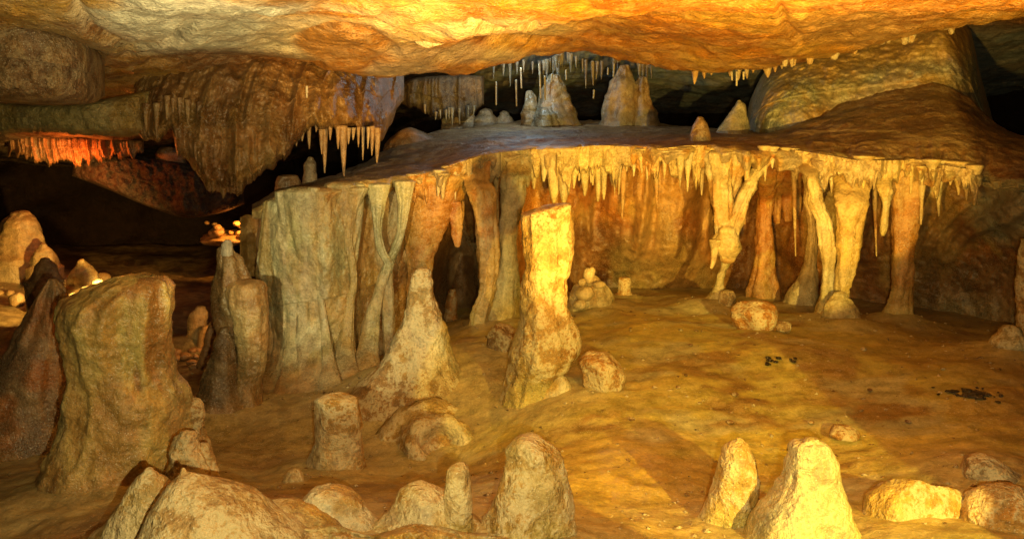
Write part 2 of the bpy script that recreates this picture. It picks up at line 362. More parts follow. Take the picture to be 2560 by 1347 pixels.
# ------------------------------------------------------------------ speleothem builders
def ringform(name, rows, Y, pig=TAN, mat='crusty', dr=.9, n=56, m=70, amp=.012, nscale=7, flute=0.0, fk=9, seed=0, top='round', bottom='floor',
             parent=None, tilt=0.0, lean=0.0, aniso=(1, 1, .55), depthY=None, origin=None, sink=.12, flare=1.15, capr=None, apron=True, facet=None, rings=None):
    """A solid of revolution-like rock: rows = (py, xl, xr[, dY]) from the top down, its silhouette at depth Y."""
    R = np.array([(r[0], r[1], r[2], r[3] if len(r) > 3 else 0.0) for r in rows], float)
    t = np.concatenate([[0], np.cumsum(np.hypot(np.diff(R[:, 0]), .6 * np.diff(R[:, 1] + R[:, 2]) / 2) + 1e-6)]); t /= t[-1]
    tt = np.linspace(0, 1, m)
    py, xl, xr, dY = (smooth_interp(tt, t, R[:, k]) for k in range(4))
    Yc = Y + dY
    C = W((xl + xr) / 2, py, Yc); hw = np.abs(W(xr, py, Yc)[:, 0] - W(xl, py, Yc)[:, 0]) / 2
    if bottom == 'floor':
        if apron:
            s_ = np.clip((tt - .78) / .22, 0, 1); hw = hw * (1 + .22 * s_ ** 2.2); BASES.append((C[-1, 0], C[-1, 1], hw[-1]))
        zb = fz(C[-1, 0], C[-1, 1]) - sink
        if C[-1, 2] > zb + .01:
            k = max(3, int((C[-1, 2] - zb) / .02)); k = min(k, 30); u = np.linspace(0, 1, k + 1)[1:]
            ext = np.repeat(C[-1:], k, 0); ext[:, 2] = C[-1, 2] + (zb - C[-1, 2]) * u
            C = np.vstack([C, ext]); hw = np.concatenate([hw, hw[-1] * (1 + (flare - 1) * u)])
    if top == 'round':
        r0 = hw[0]; k = 7; u = np.linspace(np.pi / 2 * .97, 0, k + 1)[:-1]; hc = capr if capr else r0 * .8
        cap = np.repeat(C[:1], k, 0); cap[:, 2] += hc * np.sin(u)
        C = np.vstack([cap, C]); hw = np.concatenate([r0 * np.cos(u), hw])
    elif top == 'flat':
        r0 = hw[0]; k = 9; u = np.linspace(.03, 1, k + 1)[:-1]
        cap = np.repeat(C[:1], k, 0); cap[:, 2] += .16 * r0 * (1 - u ** 3)
        C = np.vstack([cap, C]); hw = np.concatenate([r0 * u ** .8, hw])
    elif top == 'dish':
        r0 = hw[0]; k = 16; u = np.linspace(.03, 1, k + 1)[:-1]
        cap = np.repeat(C[:1], k, 0); cap[:, 2] += r0 * (.16 * np.sin(np.clip((u - .45) / .55, 0, 1) * np.pi) - .22 * (1 - sstep(.3, .55, u)))
        C = np.vstack([cap, C]); hw = np.concatenate([r0 * u, hw])
    if bottom == 'round':
        r0 = hw[-1]; k = 6; u = np.linspace(0, np.pi / 2 * .97, k + 1)[1:]
        cap = np.repeat(C[-1:], k, 0); cap[:, 2] -= r0 * .9 * np.sin(u)
        C = np.vstack([C, cap]); hw = np.concatenate([hw, r0 * np.cos(u)])
    nr = len(C); th = np.linspace(0, 2 * np.pi, n, endpoint=False)
    ct, st = np.cos(th)[None], np.sin(th)[None]
    P = np.stack([C[:, 0:1] + hw[:, None] * ct, C[:, 1:2] + hw[:, None] * dr * st, np.repeat(C[:, 2:3], n, 1)], -1)
    if tilt:
        fade = np.clip(1 - np.arange(nr) / (nr * .22), 0, 1)[:, None] ** 1.0
        P[..., 2] += tilt * hw[:, None] * ct * fade
    if facet is None: facet = .6 if mat == 'crusty' else 0
    if facet:
        rsf = np.random.RandomState(seed + 9); sc_ = np.full((nr, n), 1.12); uu = np.linspace(-1, 1, nr)[:, None]
        for _ in range(9):
            a_ = rsf.uniform(0, 2 * np.pi); D_ = rsf.uniform(.84, 1.02) + rsf.uniform(-.22, .22) * uu + .05 * np.sin(uu * rsf.uniform(3, 8) + rsf.uniform(0, 6))
            sc_ = np.minimum(sc_, np.maximum(D_, .75) / np.maximum(np.cos(th[None] - a_), .12))
        sc_ = 1 + (sc_ - 1) * facet
        # keep the silhouette: left and right extremes stay where they were measured
        sc_ = sc_ / (.5 * (sc_[:, :1] + sc_[:, n // 2:n // 2 + 1])) ** .8
        P[..., 0] = C[:, 0:1] + (P[..., 0] - C[:, 0:1]) * sc_; P[..., 1] = C[:, 1:2] + (P[..., 1] - C[:, 1:2]) * sc_
    if rings is None: rings = .09 if mat == 'crusty' else 0
    out = np.stack([np.broadcast_to(ct, (nr, n)), np.broadcast_to(st, (nr, n)), np.zeros((nr, n))], -1)
    d = amp * fbm(P + seed * 3.7, nscale, 5, seed + 71, aniso) + amp * .5 * fbm(P, nscale * 3.3, 3, seed + 73)
    d = d + amp * .9 * (.45 - 1.6 * np.abs(fbm(P + 5.5, nscale * .75, 3, seed + 75, aniso)))
    if rings: d = d + rings * amp * np.sin(P[..., 2] * 95 + 7 * fbm(P, 5, 2, seed + 74)) * (.5 + fbm(P, 4, 2, seed + 76))
    if flute:
        q = np.stack([np.broadcast_to(ct, (nr, n)) * fk / 6.3, np.broadcast_to(st, (nr, n)) * fk / 6.3, P[..., 2] * 1.1 + seed], -1)
        fl = vnoise(q * 1.7, seed + 77); d = d + flute * (1 - np.abs(fl) * 2)
    P = P + out * (d * np.minimum(1, hw[:, None] / .035))[..., None]
    if top in ('round', 'flat'): P[..., 2] += .3 * amp * fbm(P, nscale * 2, 3, seed + 79)
    V = P.reshape(-1, 3)
    faces = grid_faces(nr, n, True)
    c0 = len(V); V = np.vstack([V, P[0].mean(0), P[-1].mean(0)])
    j = np.arange(n); j2 = (j + 1) % n
    f1 = np.stack([np.full(n, c0), j2, j, j], -1); base = (nr - 1) * n
    f2 = np.stack([np.full(n, c0 + 1), base + j, base + j2, base + j2], -1)
    faces = np.vstack([faces[:, ::-1][:, [0, 1, 2, 3]], f1[:, [0, 2, 1, 1]], f2[:, [0, 2, 1, 1]]])
    pg = pig(V) if callable(pig) else (blend(V, pig, 4.0, seed + 5) if isinstance(pig, list) else np.array(pig))
    if bottom == 'floor' and apron and Y < 6.5:          # feet stained by the mud of the floor
        pg = np.broadcast_to(pg, V.shape).copy(); h0 = fz(C[-1, 0], C[-1, 1]); hh = max(.06, .30 * (V[:, 2].max() - h0))
        ms = sstep(1.0, .15, (V[:, 2] - h0) / hh + .5 * fbm(V, 7, 4, seed + 91))[:, None] * .75
        mud = np.array((.44, .35, .10)) if C[-1, 0] > -.55 else np.array((.24, .14, .05))
        pg = pg * (1 - ms) + mud * ms
    if origin is None: origin = C[-1] if bottom == 'floor' else C[0]
    return build(name, V, faces, pg, mat, parent, origin)

def curtain(name, cols, mat='flow', pig=TAN, ncol=240, nrow=90, amp=.03, fk=14, fl=.03, seed=0, jag=0, jagk=.05, ridges=None, edge=.5, parent=None, tips=None, zan=.12, foot=None, topfull=False, lean=0):
    """A thick hanging or standing sheet of rock: cols = (px, ytop, ybot, Y, thickness)."""
    R = np.array(cols, float); px = np.linspace(R[0, 0], R[-1, 0], ncol)
    yt, yb, Y, th = (smooth_interp(px, R[:, 0], R[:, k]) for k in (1, 2, 3, 4))
    if jag:
        nn = vnoise(np.stack([px * jagk, 0 * px, 0 * px], -1), seed + 3); n2 = vnoise(np.stack([px * jagk * 2.7, 0 * px, 0 * px], -1), seed + 4)
        yb = yb + jag * np.clip(nn, -.2, 1) ** 1 + .5 * jag * np.abs(n2)
    t = np.concatenate([np.linspace(0, 1, nrow), np.linspace(1, 0, nrow // 3)[0:]])
    side = np.concatenate([np.ones(nrow), -np.ones(nrow // 3)])
    T, PX = np.meshgrid(t, px, indexing='ij'); SD = np.repeat(side[:, None], ncol, 1)
    PY = yt[None] + (yb - yt)[None] * T
    # the cross-section swells in the middle and closes at top, bottom and ends
    prof = np.sqrt(np.clip(1 - np.abs(2 * np.clip(T, 0, 1) - 1) ** 6, 0, 1)) * .9 + .1 * (T < .5)
    if topfull: prof = np.sqrt(np.clip(1 - np.clip(T, 0, 1) ** 5, 0, 1))
    e = np.linspace(0, 1, ncol); ep = np.sqrt(np.clip(1 - np.abs(2 * e - 1) ** (2 / max(edge * .25, .03)), 0, 1))[None]
    Yv = Y[None] - SD * th[None] / 2 * prof * ep
    Yv = Yv + lean * np.clip(1 - T, 0, 1) ** 2
    P = W(PX, PY, Yv)
    f = vnoise(np.stack([P[..., 0] * fk, P[..., 2] * fk * zan, np.full_like(PX, seed * 1.3)], -1), seed + 81)
    f2 = vnoise(np.stack([P[..., 0] * fk * 2.6, P[..., 2] * fk * zan * 2, np.full_like(PX, seed * 2.3)], -1), seed + 82)
    dd = (fl * (1 - 2 * np.abs(f)) + .5 * fl * (1 - 2 * np.abs(f2)) + amp * fbm(P, 3.5, 5, seed + 83, (1, 1, .5)) + amp * .3 * fbm(P, 18, 3, seed + 84)) * np.minimum(1, prof * ep * 1.6)
    if foot: dd = dd + foot[1] * np.clip((PY - foot[0] + 25 * vnoise(np.stack([PX * .02, PY * .01, 0 * PX], -1), 5)) / 150, 0, 1.2) ** 2 * (SD > 0)
    if ridges: dd = dd + ridgefield(PX, PY, ridges) * (SD > 0) * np.minimum(1, prof * ep * 2)
    P = W(PX, PY, Yv - SD * dd)
    pg = pig(P, PX, PY) if callable(pig) else (blend(P, pig, 3.0, seed + 5, (1, 1, .3)) if isinstance(pig, list) else np.broadcast_to(np.array(pig), P.shape))
    nr = len(t)
    faces = grid_faces(nr, ncol)
    # close the loop at the top
    i = np.arange(ncol - 1); a = (nr - 1) * ncol
    faces = np.vstack([faces, np.stack([a + i, a + i + 1, i + 1, i], -1)])
    org = P[nrow - 1, ncol // 2]
    return build(name, P, faces, pg, mat, parent, org)

def stalactite(px, y0, y1, w, Y, pig=CREAM, seed=0, name='stalactite', bend=0, n=14, m=16, tip=.18, mat='drip', parent=None, bulge=0):
    rows = []
    for u in np.linspace(0, 1, 6):
        ww = w * ((1 - u) ** .75 * (1 - tip) + tip) * (1 + bulge * math.sin(u * 9 + seed)) + w * .9 * (bulge > 0) * (1 - u) ** 5
        cx = px + bend * u ** 1.5
        rows.append((y0 + (y1 - y0) * u, cx - ww, cx + ww))
    return ringform(name, rows, Y, pig, mat, dr=1.0, n=n, m=m, amp=.06 * w / F * Y, nscale=14, seed=seed, top='flat', bottom='round', aniso=(1, 1, .3), parent=parent)

def rock(name, px, py, rx, ry, Y=None, pig=TAN, mat='crusty', seed=0, nu=30, nv=20, sides=9, dr=.9, rough=.06, sink=.35, parent=None, z=None, soft=.72):
    """a boulder cut by random planes, resting at its foot"""
    if Y is None: Y = on_floor(px, py + ry)
    c = W(px, py, Y); sx = rx * Y / F; sz = ry * Y / F
    rs = np.random.RandomState(seed + 100)
    N = rs.normal(size=(sides + 4, 3)); N /= np.linalg.norm(N, axis=1)[:, None]; D = rs.uniform(.72, 1.0, len(N))
    u = np.linspace(0.02, np.pi - .02, nv); v = np.linspace(0, 2 * np.pi, nu, endpoint=False); U, Vv = np.meshgrid(u, v, indexing='ij')
    d = np.stack([np.sin(U) * np.cos(Vv), np.sin(U) * np.sin(Vv), np.cos(U)], -1)
    dot = d @ N.T; r = np.where(dot > .05, D / np.maximum(dot, .05), 9).min(-1); r = np.minimum(r, 1.12)
    r = r * soft + (1 - soft) * .95 + rough * fbm(d + seed, 2.5, 4, seed)
    P = d * r[..., None] * np.array([sx, sx * dr, sz]) + c
    P[..., 2] = np.where(P[..., 2] < c[2], c[2] + (P[..., 2] - c[2]) * (1 + sink), P[..., 2])
    V = P.reshape(-1, 3); faces = grid_faces(nv, nu, True)[:, ::-1]
    c0 = len(V); V = np.vstack([V, P[0].mean(0), P[-1].mean(0)]); j = np.arange(nu); j2 = (j + 1) % nu; b = (nv - 1) * nu
    faces = np.vstack([faces, np.stack([np.full(nu, c0), j, j2, j2], -1), np.stack([np.full(nu, c0 + 1), b + j2, b + j, b + j], -1)])
    pg = blend(V, pig, 5, seed) if isinstance(pig, list) else pig
    return build(name, V, faces, pg, mat, parent, (c[0], c[1], V[:, 2].min()))

# ------------------------------------------------------------------ flowstone shelf: top, lip, underside
SH = np.array([ # px, crest py, crest Y, mid py, mid Y, lip py, lip Y, lip thickness (px)
 (630,  520,6.35,  515,6.0,  518,5.75, 20),
 (700,  474,6.7,   480,6.2,  490,5.60, 24),
 (800,  446,7.0,   458,6.4,  472,5.60, 26),
 (900,  412,7.4,   430,6.7,  451,5.70, 26),
 (980,  372,7.8,   408,6.9,  441,5.80, 28),
 (1080, 330,8.6,   385,7.0,  428,5.90, 30),
 (1150, 318,9.2,   362,7.2,  398,6.05, 30),
 (1240, 308,9.6,   345,7.4,  377,6.20, 32),
 (1380, 303,9.8,   338,7.6,  366,6.30, 34),
 (1550, 305,9.8,   340,7.5,  363,6.30, 36),
 (1720, 318,9.4,   341,7.4,  363,6.25, 36),
 (1900, 322,8.6,   338,7.3,  371,6.15, 30),
 (2000, 285,7.9,   332,6.9,  377,6.05, 34),
 (2120, 240,7.6,   325,6.7,  389,5.95, 36),
 (2230, 212,7.5,   320,6.6,  399,5.85, 34),
 (2330, 206,7.4,   325,6.4,  408,5.75, 34),
 (2410, 236,7.3,   338,6.3,  420,5.65, 28),
 (2480, 298,7.2,   360,6.2,  436,5.50, 20),
 (2560, 338,7.0,   385,6.0,  448,5.30, 18),
 (2720, 350,6.8,   410,5.7,  470,5.00, 18)])
def lipnoise(px):
    px = np.asarray(px, float)
    return vnoise(np.stack([px * .017, 0 * px, 0 * px], -1), 91), vnoise(np.stack([px * .06, 0 * px, 0 * px], -1), 92)
def lip(px):
    a, b = lipnoise(px)
    return smooth_interp(px, SH[:, 0], SH[:, 5]) + 7 * a + 3 * b, smooth_interp(px, SH[:, 0], SH[:, 6]) - .13 * a - .06 * b, smooth_interp(px, SH[:, 0], SH[:, 7])
def make_shelf():
    ncol = 720; px = np.linspace(630, 2720, ncol)
    g = [smooth_interp(px, SH[:, 0], SH[:, k]) for k in range(1, 8)]
    w1, w2 = lipnoise(px); lippy, lipY, _ = lip(px)
    th = g[6] * (1 + .35 * w2)
    crest = W(px, g[0], g[1]); mid = W(px, g[2], g[3]); lp = W(px, lippy + 3, lipY)
    back = crest.copy(); back[:, 1] += 1.0; back[:, 2] -= .25
    l2 = W(px, lippy + th * .55, lipY - .085); l3 = W(px, lippy + th * 1.25, lipY - .01)
    l4 = l3.copy(); l4[:, 1] += .5; l4[:, 2] += .02; l5 = l4.copy(); l5[:, 1] += 1.6
    st = np.stack([back, crest, crest * .5 + mid * .5 + np.array([0, 0, .012]), mid, mid * .45 + lp * .55 + np.array([0, 0, .015]), lp, l2, l3, l4, l5])
    t = np.array([0, 1, 1.8, 2.6, 3.3, 4.0, 4.35, 4.7, 5.3, 6.2]); tt = np.concatenate([np.linspace(0, 3.9, 150), np.linspace(3.9, 4.9, 40)[1:], np.linspace(4.9, 6.2, 14)[1:]])
    P = np.stack([np.stack([np.interp(tt, t, st[:, c, k]) for c in range(ncol)], 1) for k in range(3)], -1)
    # soften the stations
    K = np.array([1, 2, 3, 2, 1]) / 9.0
    Q = P.copy()
    for s in range(2):
        Pp = np.concatenate([Q[:1], Q[:1], Q, Q[-1:], Q[-1:]]); Q = sum(K[i] * Pp[i:i + len(Q)] for i in range(5))
    P = Q
    d = .045 * fbm(P, 2.4, 5, 95, (.8, 1.2, 1)) + .016 * fbm(P, 9, 4, 96, (.8, 1, 1))
    P[..., 2] += d
    topm = sstep(4.1, 3.85, tt)[:, None]
    PX = np.repeat(px[None], len(tt), 0)
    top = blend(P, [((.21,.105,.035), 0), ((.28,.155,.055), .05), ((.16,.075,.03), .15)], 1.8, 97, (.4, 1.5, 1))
    PYs = CY - F * ((P[..., 2] - CZ) * CP + P[..., 1] * SP) / (P[..., 1] * CP - (P[..., 2] - CZ) * SP)
    ln = np.clip(ridgefield(PX, PYs, [([(1990,330,2.5),(2130,326,3),(2230,327,3.5),(2300,345,3.5),(2440,362,2.5)], 1.0), ([(1800,334,2),(1920,338,2.5)], .7)], 3), 0, 1)[..., None] * .8
    top = top * (1 - ln) + np.array((.46, .30, .14)) * ln
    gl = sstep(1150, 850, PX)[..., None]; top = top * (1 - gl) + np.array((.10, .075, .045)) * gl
    rim = blend(P, [((.52,.38,.14), 0), ((.44,.34,.19), .1), ((.52,.27,.06), .2)], 4, 98)
    gr = sstep(2380, 2460, PX)[..., None]; rim = rim * (1 - gr) + np.array((.30, .30, .18)) * gr
    pig = top * topm[..., None] + rim * (1 - topm[..., None])
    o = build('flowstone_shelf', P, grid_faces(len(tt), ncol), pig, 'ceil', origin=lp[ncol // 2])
    tag(o, 'wide brown flowstone shelf with pale dripping lip across the cave', 'rock shelf')
    return o
SHELF = make_shelf()

# ------------------------------------------------------------------ back wall of the recess under the shelf
BW = [(600,400,6.6),(600,900,6.4),(800,400,6.3),(800,1000,6.0),(950,450,6.3),(980,700,6.2),(950,950,5.9),
 (1060,450,6.5),(1060,650,6.3),(1060,850,6.0),(1140,500,6.9),(1150,640,7.6),(1150,760,7.5),(1130,850,6.6),
 (1230,450,6.6),(1240,650,6.6),(1240,850,6.2),(1350,450,6.9),(1350,650,7.0),(1350,800,6.9),
 (1450,430,7.1),(1480,560,7.4),(1500,680,7.6),(1500,780,7.5),(1580,450,7.0),(1600,600,7.2),(1640,720,7.5),(1700,450,7.0),(1700,620,7.2),
 (1780,500,7.4),(1850,520,7.7),(1880,650,7.8),(1870,760,7.8),(1960,450,7.1),(1960,600,7.5),(1980,720,7.5),(2060,500,7.1),(2060,740,7.4),
 (2180,450,6.8),(2180,600,7.0),(2180,780,7.2),(2320,440,6.4),(2320,600,6.7),(2300,750,6.9),(2400,460,6.2),(2400,600,6.5),(2400,750,6.6),
 (2500,470,5.9),(2520,600,6.0),(2500,700,6.3),(2600,480,5.6),(2620,600,5.7),(2600,800,5.9),(2750,500,5.4),(2750,800,5.6),(1800,860,7.9),(2300,900,7.0),(1200,950,6.4)]
def make_backwall():
    nu, nv = 430, 170; s = 1000.0
    f = tps([(a / s, b / s) for a, b, c in BW], [c for a, b, c in BW], 2e-4)
    px = np.linspace(600, 2750, nu); tv = np.linspace(0, 1, nv)
    lp_, _, lt_ = lip(px); y0 = lp_ + lt_ * .75 + 4
    PX = np.repeat(px[None], nv, 0); PY = y0[None] + (930 - y0)[None] * tv[:, None]
    Y = f(np.stack([PX / s, PY / s], -1)); P = W(PX, PY, Y)
    n1 = vnoise(np.stack([P[..., 0] * 6, P[..., 2] * .8, 0 * PX], -1), 101); n2 = vnoise(np.stack([P[..., 0] * 15, P[..., 2] * 1.5, 0 * PX], -1), 102)
    up = sstep(720, 560, PY)
    d = (.09 * (1 - 2 * np.abs(n1)) + .04 * (1 - 2 * np.abs(n2))) * (.25 + .75 * up) + .09 * fbm(P, 2.6, 5, 103) + .02 * fbm(P, 16, 3, 104)
    P = W(PX, PY, Y - d)
    pig = blend(P, [((.46,.22,.04), 0), ((.40,.14,.02), .02), ((.48,.30,.08), .14), ((.27,.10,.02), .22)], 2.2, 105, (1, 1, .35))
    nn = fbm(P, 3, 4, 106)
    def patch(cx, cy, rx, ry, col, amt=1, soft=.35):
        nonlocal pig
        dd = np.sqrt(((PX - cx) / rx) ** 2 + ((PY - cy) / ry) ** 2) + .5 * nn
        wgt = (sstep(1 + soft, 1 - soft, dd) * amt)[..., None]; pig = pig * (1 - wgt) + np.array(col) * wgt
    patch(1150, 720, 80, 150, (.10,.06,.03), .9); patch(1485, 650, 105, 110, (.11,.04,.014), .9); patch(1660, 680, 110, 130, (.30,.25,.10), .6)  # dark brown patches here and below put the hollows' shade into the pigment
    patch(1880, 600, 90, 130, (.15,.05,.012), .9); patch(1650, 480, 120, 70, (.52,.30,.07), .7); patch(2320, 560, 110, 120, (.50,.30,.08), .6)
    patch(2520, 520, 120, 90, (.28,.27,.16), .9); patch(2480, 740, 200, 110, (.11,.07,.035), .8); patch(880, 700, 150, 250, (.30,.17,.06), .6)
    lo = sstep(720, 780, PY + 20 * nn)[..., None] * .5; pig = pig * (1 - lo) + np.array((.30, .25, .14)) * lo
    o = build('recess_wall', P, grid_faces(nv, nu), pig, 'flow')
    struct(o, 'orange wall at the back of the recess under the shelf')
make_backwall()

# left flowstone curtain standing from shelf to floor
def fc_pig(P, PX, PY):
    c = blend(P, [((.46,.44,.27), 0), ((.52,.50,.34), .05), ((.40,.33,.15), .2)], 3.0, 201, (1, 1, .2))
    n = fbm(P, 4, 4, 202, (1, 1, .4))
    w1 = (sstep(840, 960, PX + 60 * n) * sstep(820, 640, PY + 60 * n) * .85)[..., None]
    c = c * (1 - w1) + np.array((.40, .20, .05)) * w1
    rr = (np.clip(ridgefield(PX, PY, FC_R[4:]) / .25, 0, 1) ** 2)[..., None] * .8
    c = c * (1 - rr) + np.array((.52, .46, .29)) * rr
    return c
FC_R = [([(668,560,20),(672,700,24),(668,860,28),(650,1000,40)], .10), ([(722,500,34),(715,640,26),(722,800,34),(722,1010,60)], .15), ([(785,490,34),(790,640,30),(785,800,36),(795,1010,70)], .18), ([(845,520,22),(838,680,22),(848,820,30),(858,990,46)], .15),
        ([(940,470,18),(942,570,12),(955,640,11),(970,665,12),(942,730,18),(925,800,26),(915,880,34),(905,990,52)], .34),
        ([(1010,470,18),(1003,590,12),(975,658,11)], .28),
        ([(880,480,18),(868,600,14),(884,690,12),(868,800,18),(858,900,26),(850,990,40)], .26),
        ]
e = empty('flowstone_curtain', Wt(800, 1015, 5.6)); tag(e, 'tall pale grey green flowstone curtain with folds and ribs at the shelf end', 'flowstone')
FP = lambda V: blend(V, [((.44,.42,.25), 0), ((.52,.49,.33), .06), ((.40,.30,.12), .2), ((.36,.34,.17), .2)], 3.5, 204, (1, 1, .22), .12)
def back_pig(P, PX, PY):
    c = blend(P, [((.34,.20,.06), 0), ((.42,.25,.06), .05), ((.24,.12,.03), .15), ((.44,.38,.2), .25)], 3.0, 203, (1, 1, .25))
    w_ = sstep(905, 850, PX + 30 * fbm(P, 4, 3, 205))[..., None]
    return c * (1 - w_) + FP(P.reshape(-1, 3)).reshape(P.shape) * w_
curtain('backing', [(640,600,1010,6.2,.10),(655,520,1020,5.86,.5),(720,496,1025,5.72,.6),(800,480,1020,5.72,.6),(868,468,1000,5.80,.5),(910,460,980,6.05,.5),(1000,447,940,6.2,.4),(1050,440,920,6.35,.3)], 'flow', back_pig, 300, 200, .06, 4, .02, 11, parent=e, foot=(850, .45))
def fold(rows, Y, sd, fl=.020, nm='fold', dr=.7, fk=9):
    rows = [(a, b, c, -.62 * max(0, (a - 800) / 215) ** 1.4) for a, b, c in rows]   # the feet flow forward over the floor
    ringform(nm, rows, Y, FP, 'flow', dr=dr, n=72, m=130, amp=.011, nscale=5, flute=fl * .7, fk=fk, seed=sd, top='flat', parent=e, aniso=(1, 1, .22))
fold([(505,662,735),(560,656,742),(620,650,738),(680,645,728),(720,652,720),(780,672,722),(840,672,724),(900,662,730),(950,648,742),(1000,634,760),(1030,622,778)], 5.62, 1501)
fold([(478,712,836),(540,716,838),(620,730,832),(700,742,822),(780,748,818),(860,742,826),(920,735,842),(970,725,862),(1020,710,888)], 5.52, 1502, .026, fk=11)
fold([(462,812,912),(520,822,908),(600,836,896),(680,846,886),(760,848,880),(840,842,884),(900,832,892),(950,820,904),(1000,802,924)], 5.62, 1503, .02)
fold([(480,690,760),(560,702,752),(680,712,748),(800,716,748),(900,708,756),(1000,690,780)], 5.50, 1504, .01)
fold([(462,915,975),(520,930,962),(580,935,954),(630,944,966),(660,960,984),(690,946,972),(740,932,958),(800,908,948),(860,896,946),(920,880,948),(985,856,958)], 5.62, 1505, .006, 'rib')
fold([(455,985,1040),(510,996,1026),(570,994,1014),(620,978,1000),(655,964,984),(675,956,978)], 5.66, 1506, .006, 'rib')
fold([(470,860,920),(530,862,895),(600,860,882),(660,872,890),(700,876,894),(760,862,886),(820,852,884),(890,838,886),(960,815,900)], 5.56, 1507, .006, 'rib')
fold([(470,770,800),(560,782,800),(700,788,804),(800,800,818),(900,806,836),(980,800,856)], 5.44, 1508, .004, 'rib')

# ------------------------------------------------------------------ columns and draperies between shelf and floor
def thing_of(name, label, cat, loc, pieces, group=None):
    e = empty(name, loc); tag(e, label, cat, group)
    for p in pieces(e): pass
    return e
def hang_rows(rows, Y, dr):
    # the head of a hanging form grows out of the lip of the shelf
    (p0, l0, r0, d0) = rows[0]; c0 = (l0 + r0) / 2; lp_, ly_, lt_ = (float(v[0]) for v in lip(np.array([c0])))
    hw = (r0 - l0) / 2 * Y / F
    y0 = lp_ + lt_ * .45; dY = ly_ + hw * dr * .85 - Y
    rows = [(y0, l0 - (r0 - l0) * .12, r0 + (r0 - l0) * .12, dY)] + [r for r in rows if r[0] > y0 + 10]
    if len(rows) > 2: r = rows[1]; k = max(0, 1 - (r[0] - y0) / 130); rows[1] = (r[0], r[1], r[2], r[3] + dY * k)
    return rows
def limb(pts, Y, pig, nm, seed, parent=None, mat='drip', dr=.8, n=32, m=60, amp=.022, flute=.016, fk=8, top='flat', bottom='round', hang=True, **k):
    sl = .84 if hang and bottom in ('round', 'floor') and nm not in ('knob', 'conical_foot', 'drape', 'ceiling_pendant') else 1.0
    rows = [(p[1], p[0] - p[2] * sl, p[0] + p[2] * sl, p[3] if len(p) > 3 else 0) for p in pts]
    if hang and pts[0][1] < 450: rows = hang_rows(rows, Y, dr)
    return ringform(nm, rows, Y, pig, mat, dr=dr, n=n, m=m, amp=amp, nscale=9, flute=flute, fk=fk, seed=seed, top=top, bottom=bottom, aniso=(1, 1, .35), parent=parent, **k)

CG = [((.50,.38,.16), 0), ((.56,.47,.27), .05), ((.46,.26,.07), .22)]
OR = [((.44,.19,.035), 0), ((.38,.13,.02), .05), ((.50,.28,.06), .2)]
GY = [((.33,.31,.20), 0), ((.38,.35,.24), .1), ((.36,.24,.09), .22)]

e = empty('drapery_column', Wt(1800, 760, 6.1)); tag(e, 'cream drapery with round knob and thin foot hanging from the shelf lip', 'stone drapery')
limb([(1800,378,42),(1798,430,32),(1800,480,26),(1806,540,24),(1812,585,26)], 6.1, CG, 'drapery_trunk', 301, e, flute=.03, fk=10)
limb([(1925,384,26),(1893,430,17),(1868,480,14),(1846,530,15),(1832,575,17),(1826,600,16)], 6.08, CG, 'drapery_fold', 302, e, flute=.02)
limb([(1850,382,30),(1838,440,16),(1830,500,14),(1822,570,18)], 6.2, [((.46,.27,.08), 0), ((.5,.38,.18), .1)], 'drapery_fold', 303, e, flute=.02)
limb([(1815,578,24),(1812,600,38),(1816,620,38),(1818,640,22)], 6.06, CG, 'knob', 304, e, flute=.006, top='round')
limb([(1790,600,20),(1786,630,10),(1783,655,8),(1779,668,5)], 6.0, CG, 'drip', 305, e, n=18, m=30, flute=.0, amp=.004)
limb([(1822,632,17),(1812,660,11),(1802,690,10),(1796,720,12),(1788,745,24),(1778,765,44)], 6.1, [((.36,.30,.13), 0), ((.46,.38,.2), .1)], 'foot', 306, e, n=24, flute=.004, bottom='floor')

e = empty('double_column', Wt(2100, 835, 5.75)); tag(e, 'bright yellow double column standing on a conical foot', 'stone column')
limb([(2132,405,48),(2130,460,42),(2126,520,37),(2122,580,32),(2118,640,27),(2110,700,19),(2104,745,12),(2102,770,28)], 5.72, [((.54,.36,.10), 0), ((.58,.42,.16), .1)], 'column_shaft', 311, e, flute=.022, fk=9, bottom='floor')
limb([(2016,398,30),(2030,450,18),(2042,510,17),(2062,560,17),(2068,620,20),(2072,680,19),(2072,740,22),(2066,790,26)], 5.8, CG, 'side_shaft', 312, e, flute=.012, bottom='floor')
limb([(2102,738,14),(2102,750,26),(2102,775,38),(2102,800,46),(2102,835,52)], 5.62, [((.52,.40,.17), 0), ((.55,.46,.25), .12)], 'conical_foot', 313, e, flute=.004, fk=5, bottom='floor', top='round', dr=.95, n=48)
e = empty('slim_column', Wt(2010, 770, 6.5)); tag(e, 'slim column widening to a pale flared foot left of the double column', 'stone column')
limb([(2006,400,20),(2016,450,13),(2024,520,12),(2032,580,11),(2028,640,13),(2020,680,24),(2008,725,40),(2000,770,48)], 6.5, [((.48,.34,.14), 0), ((.52,.42,.22), .1)], 'shaft', 321, e, flute=.008, bottom='floor')

e = empty('orange_column', Wt(1920, 720, 7.0)); tag(e, 'smooth deep orange column in the shadowed recess behind the drapery', 'stone column')
limb([(1918,395,34),(1918,450,26),(1914,510,22),(1912,560,19),(1912,610,20),(1910,660,26),(1906,720,38)], 6.95, OR, 'shaft', 331, e, flute=.018, bottom='floor')
e = empty('orange_drape', Wt(1966, 560, 7.0)); tag(e, 'pleated orange drape hanging behind the slim column', 'stone drapery')
for k, (a, b, c) in enumerate([(1948,392,12),(1966,388,14),(1985,394,12)]):
    limb([(a,b,c),(a-2+k*3,440,c+2),(a-6+k*7,500,c+1),(a-4+k*6,555-k*6,c-5)], 7.0, OR, 'pleat', 340 + k, e, n=22, m=36, flute=.01)

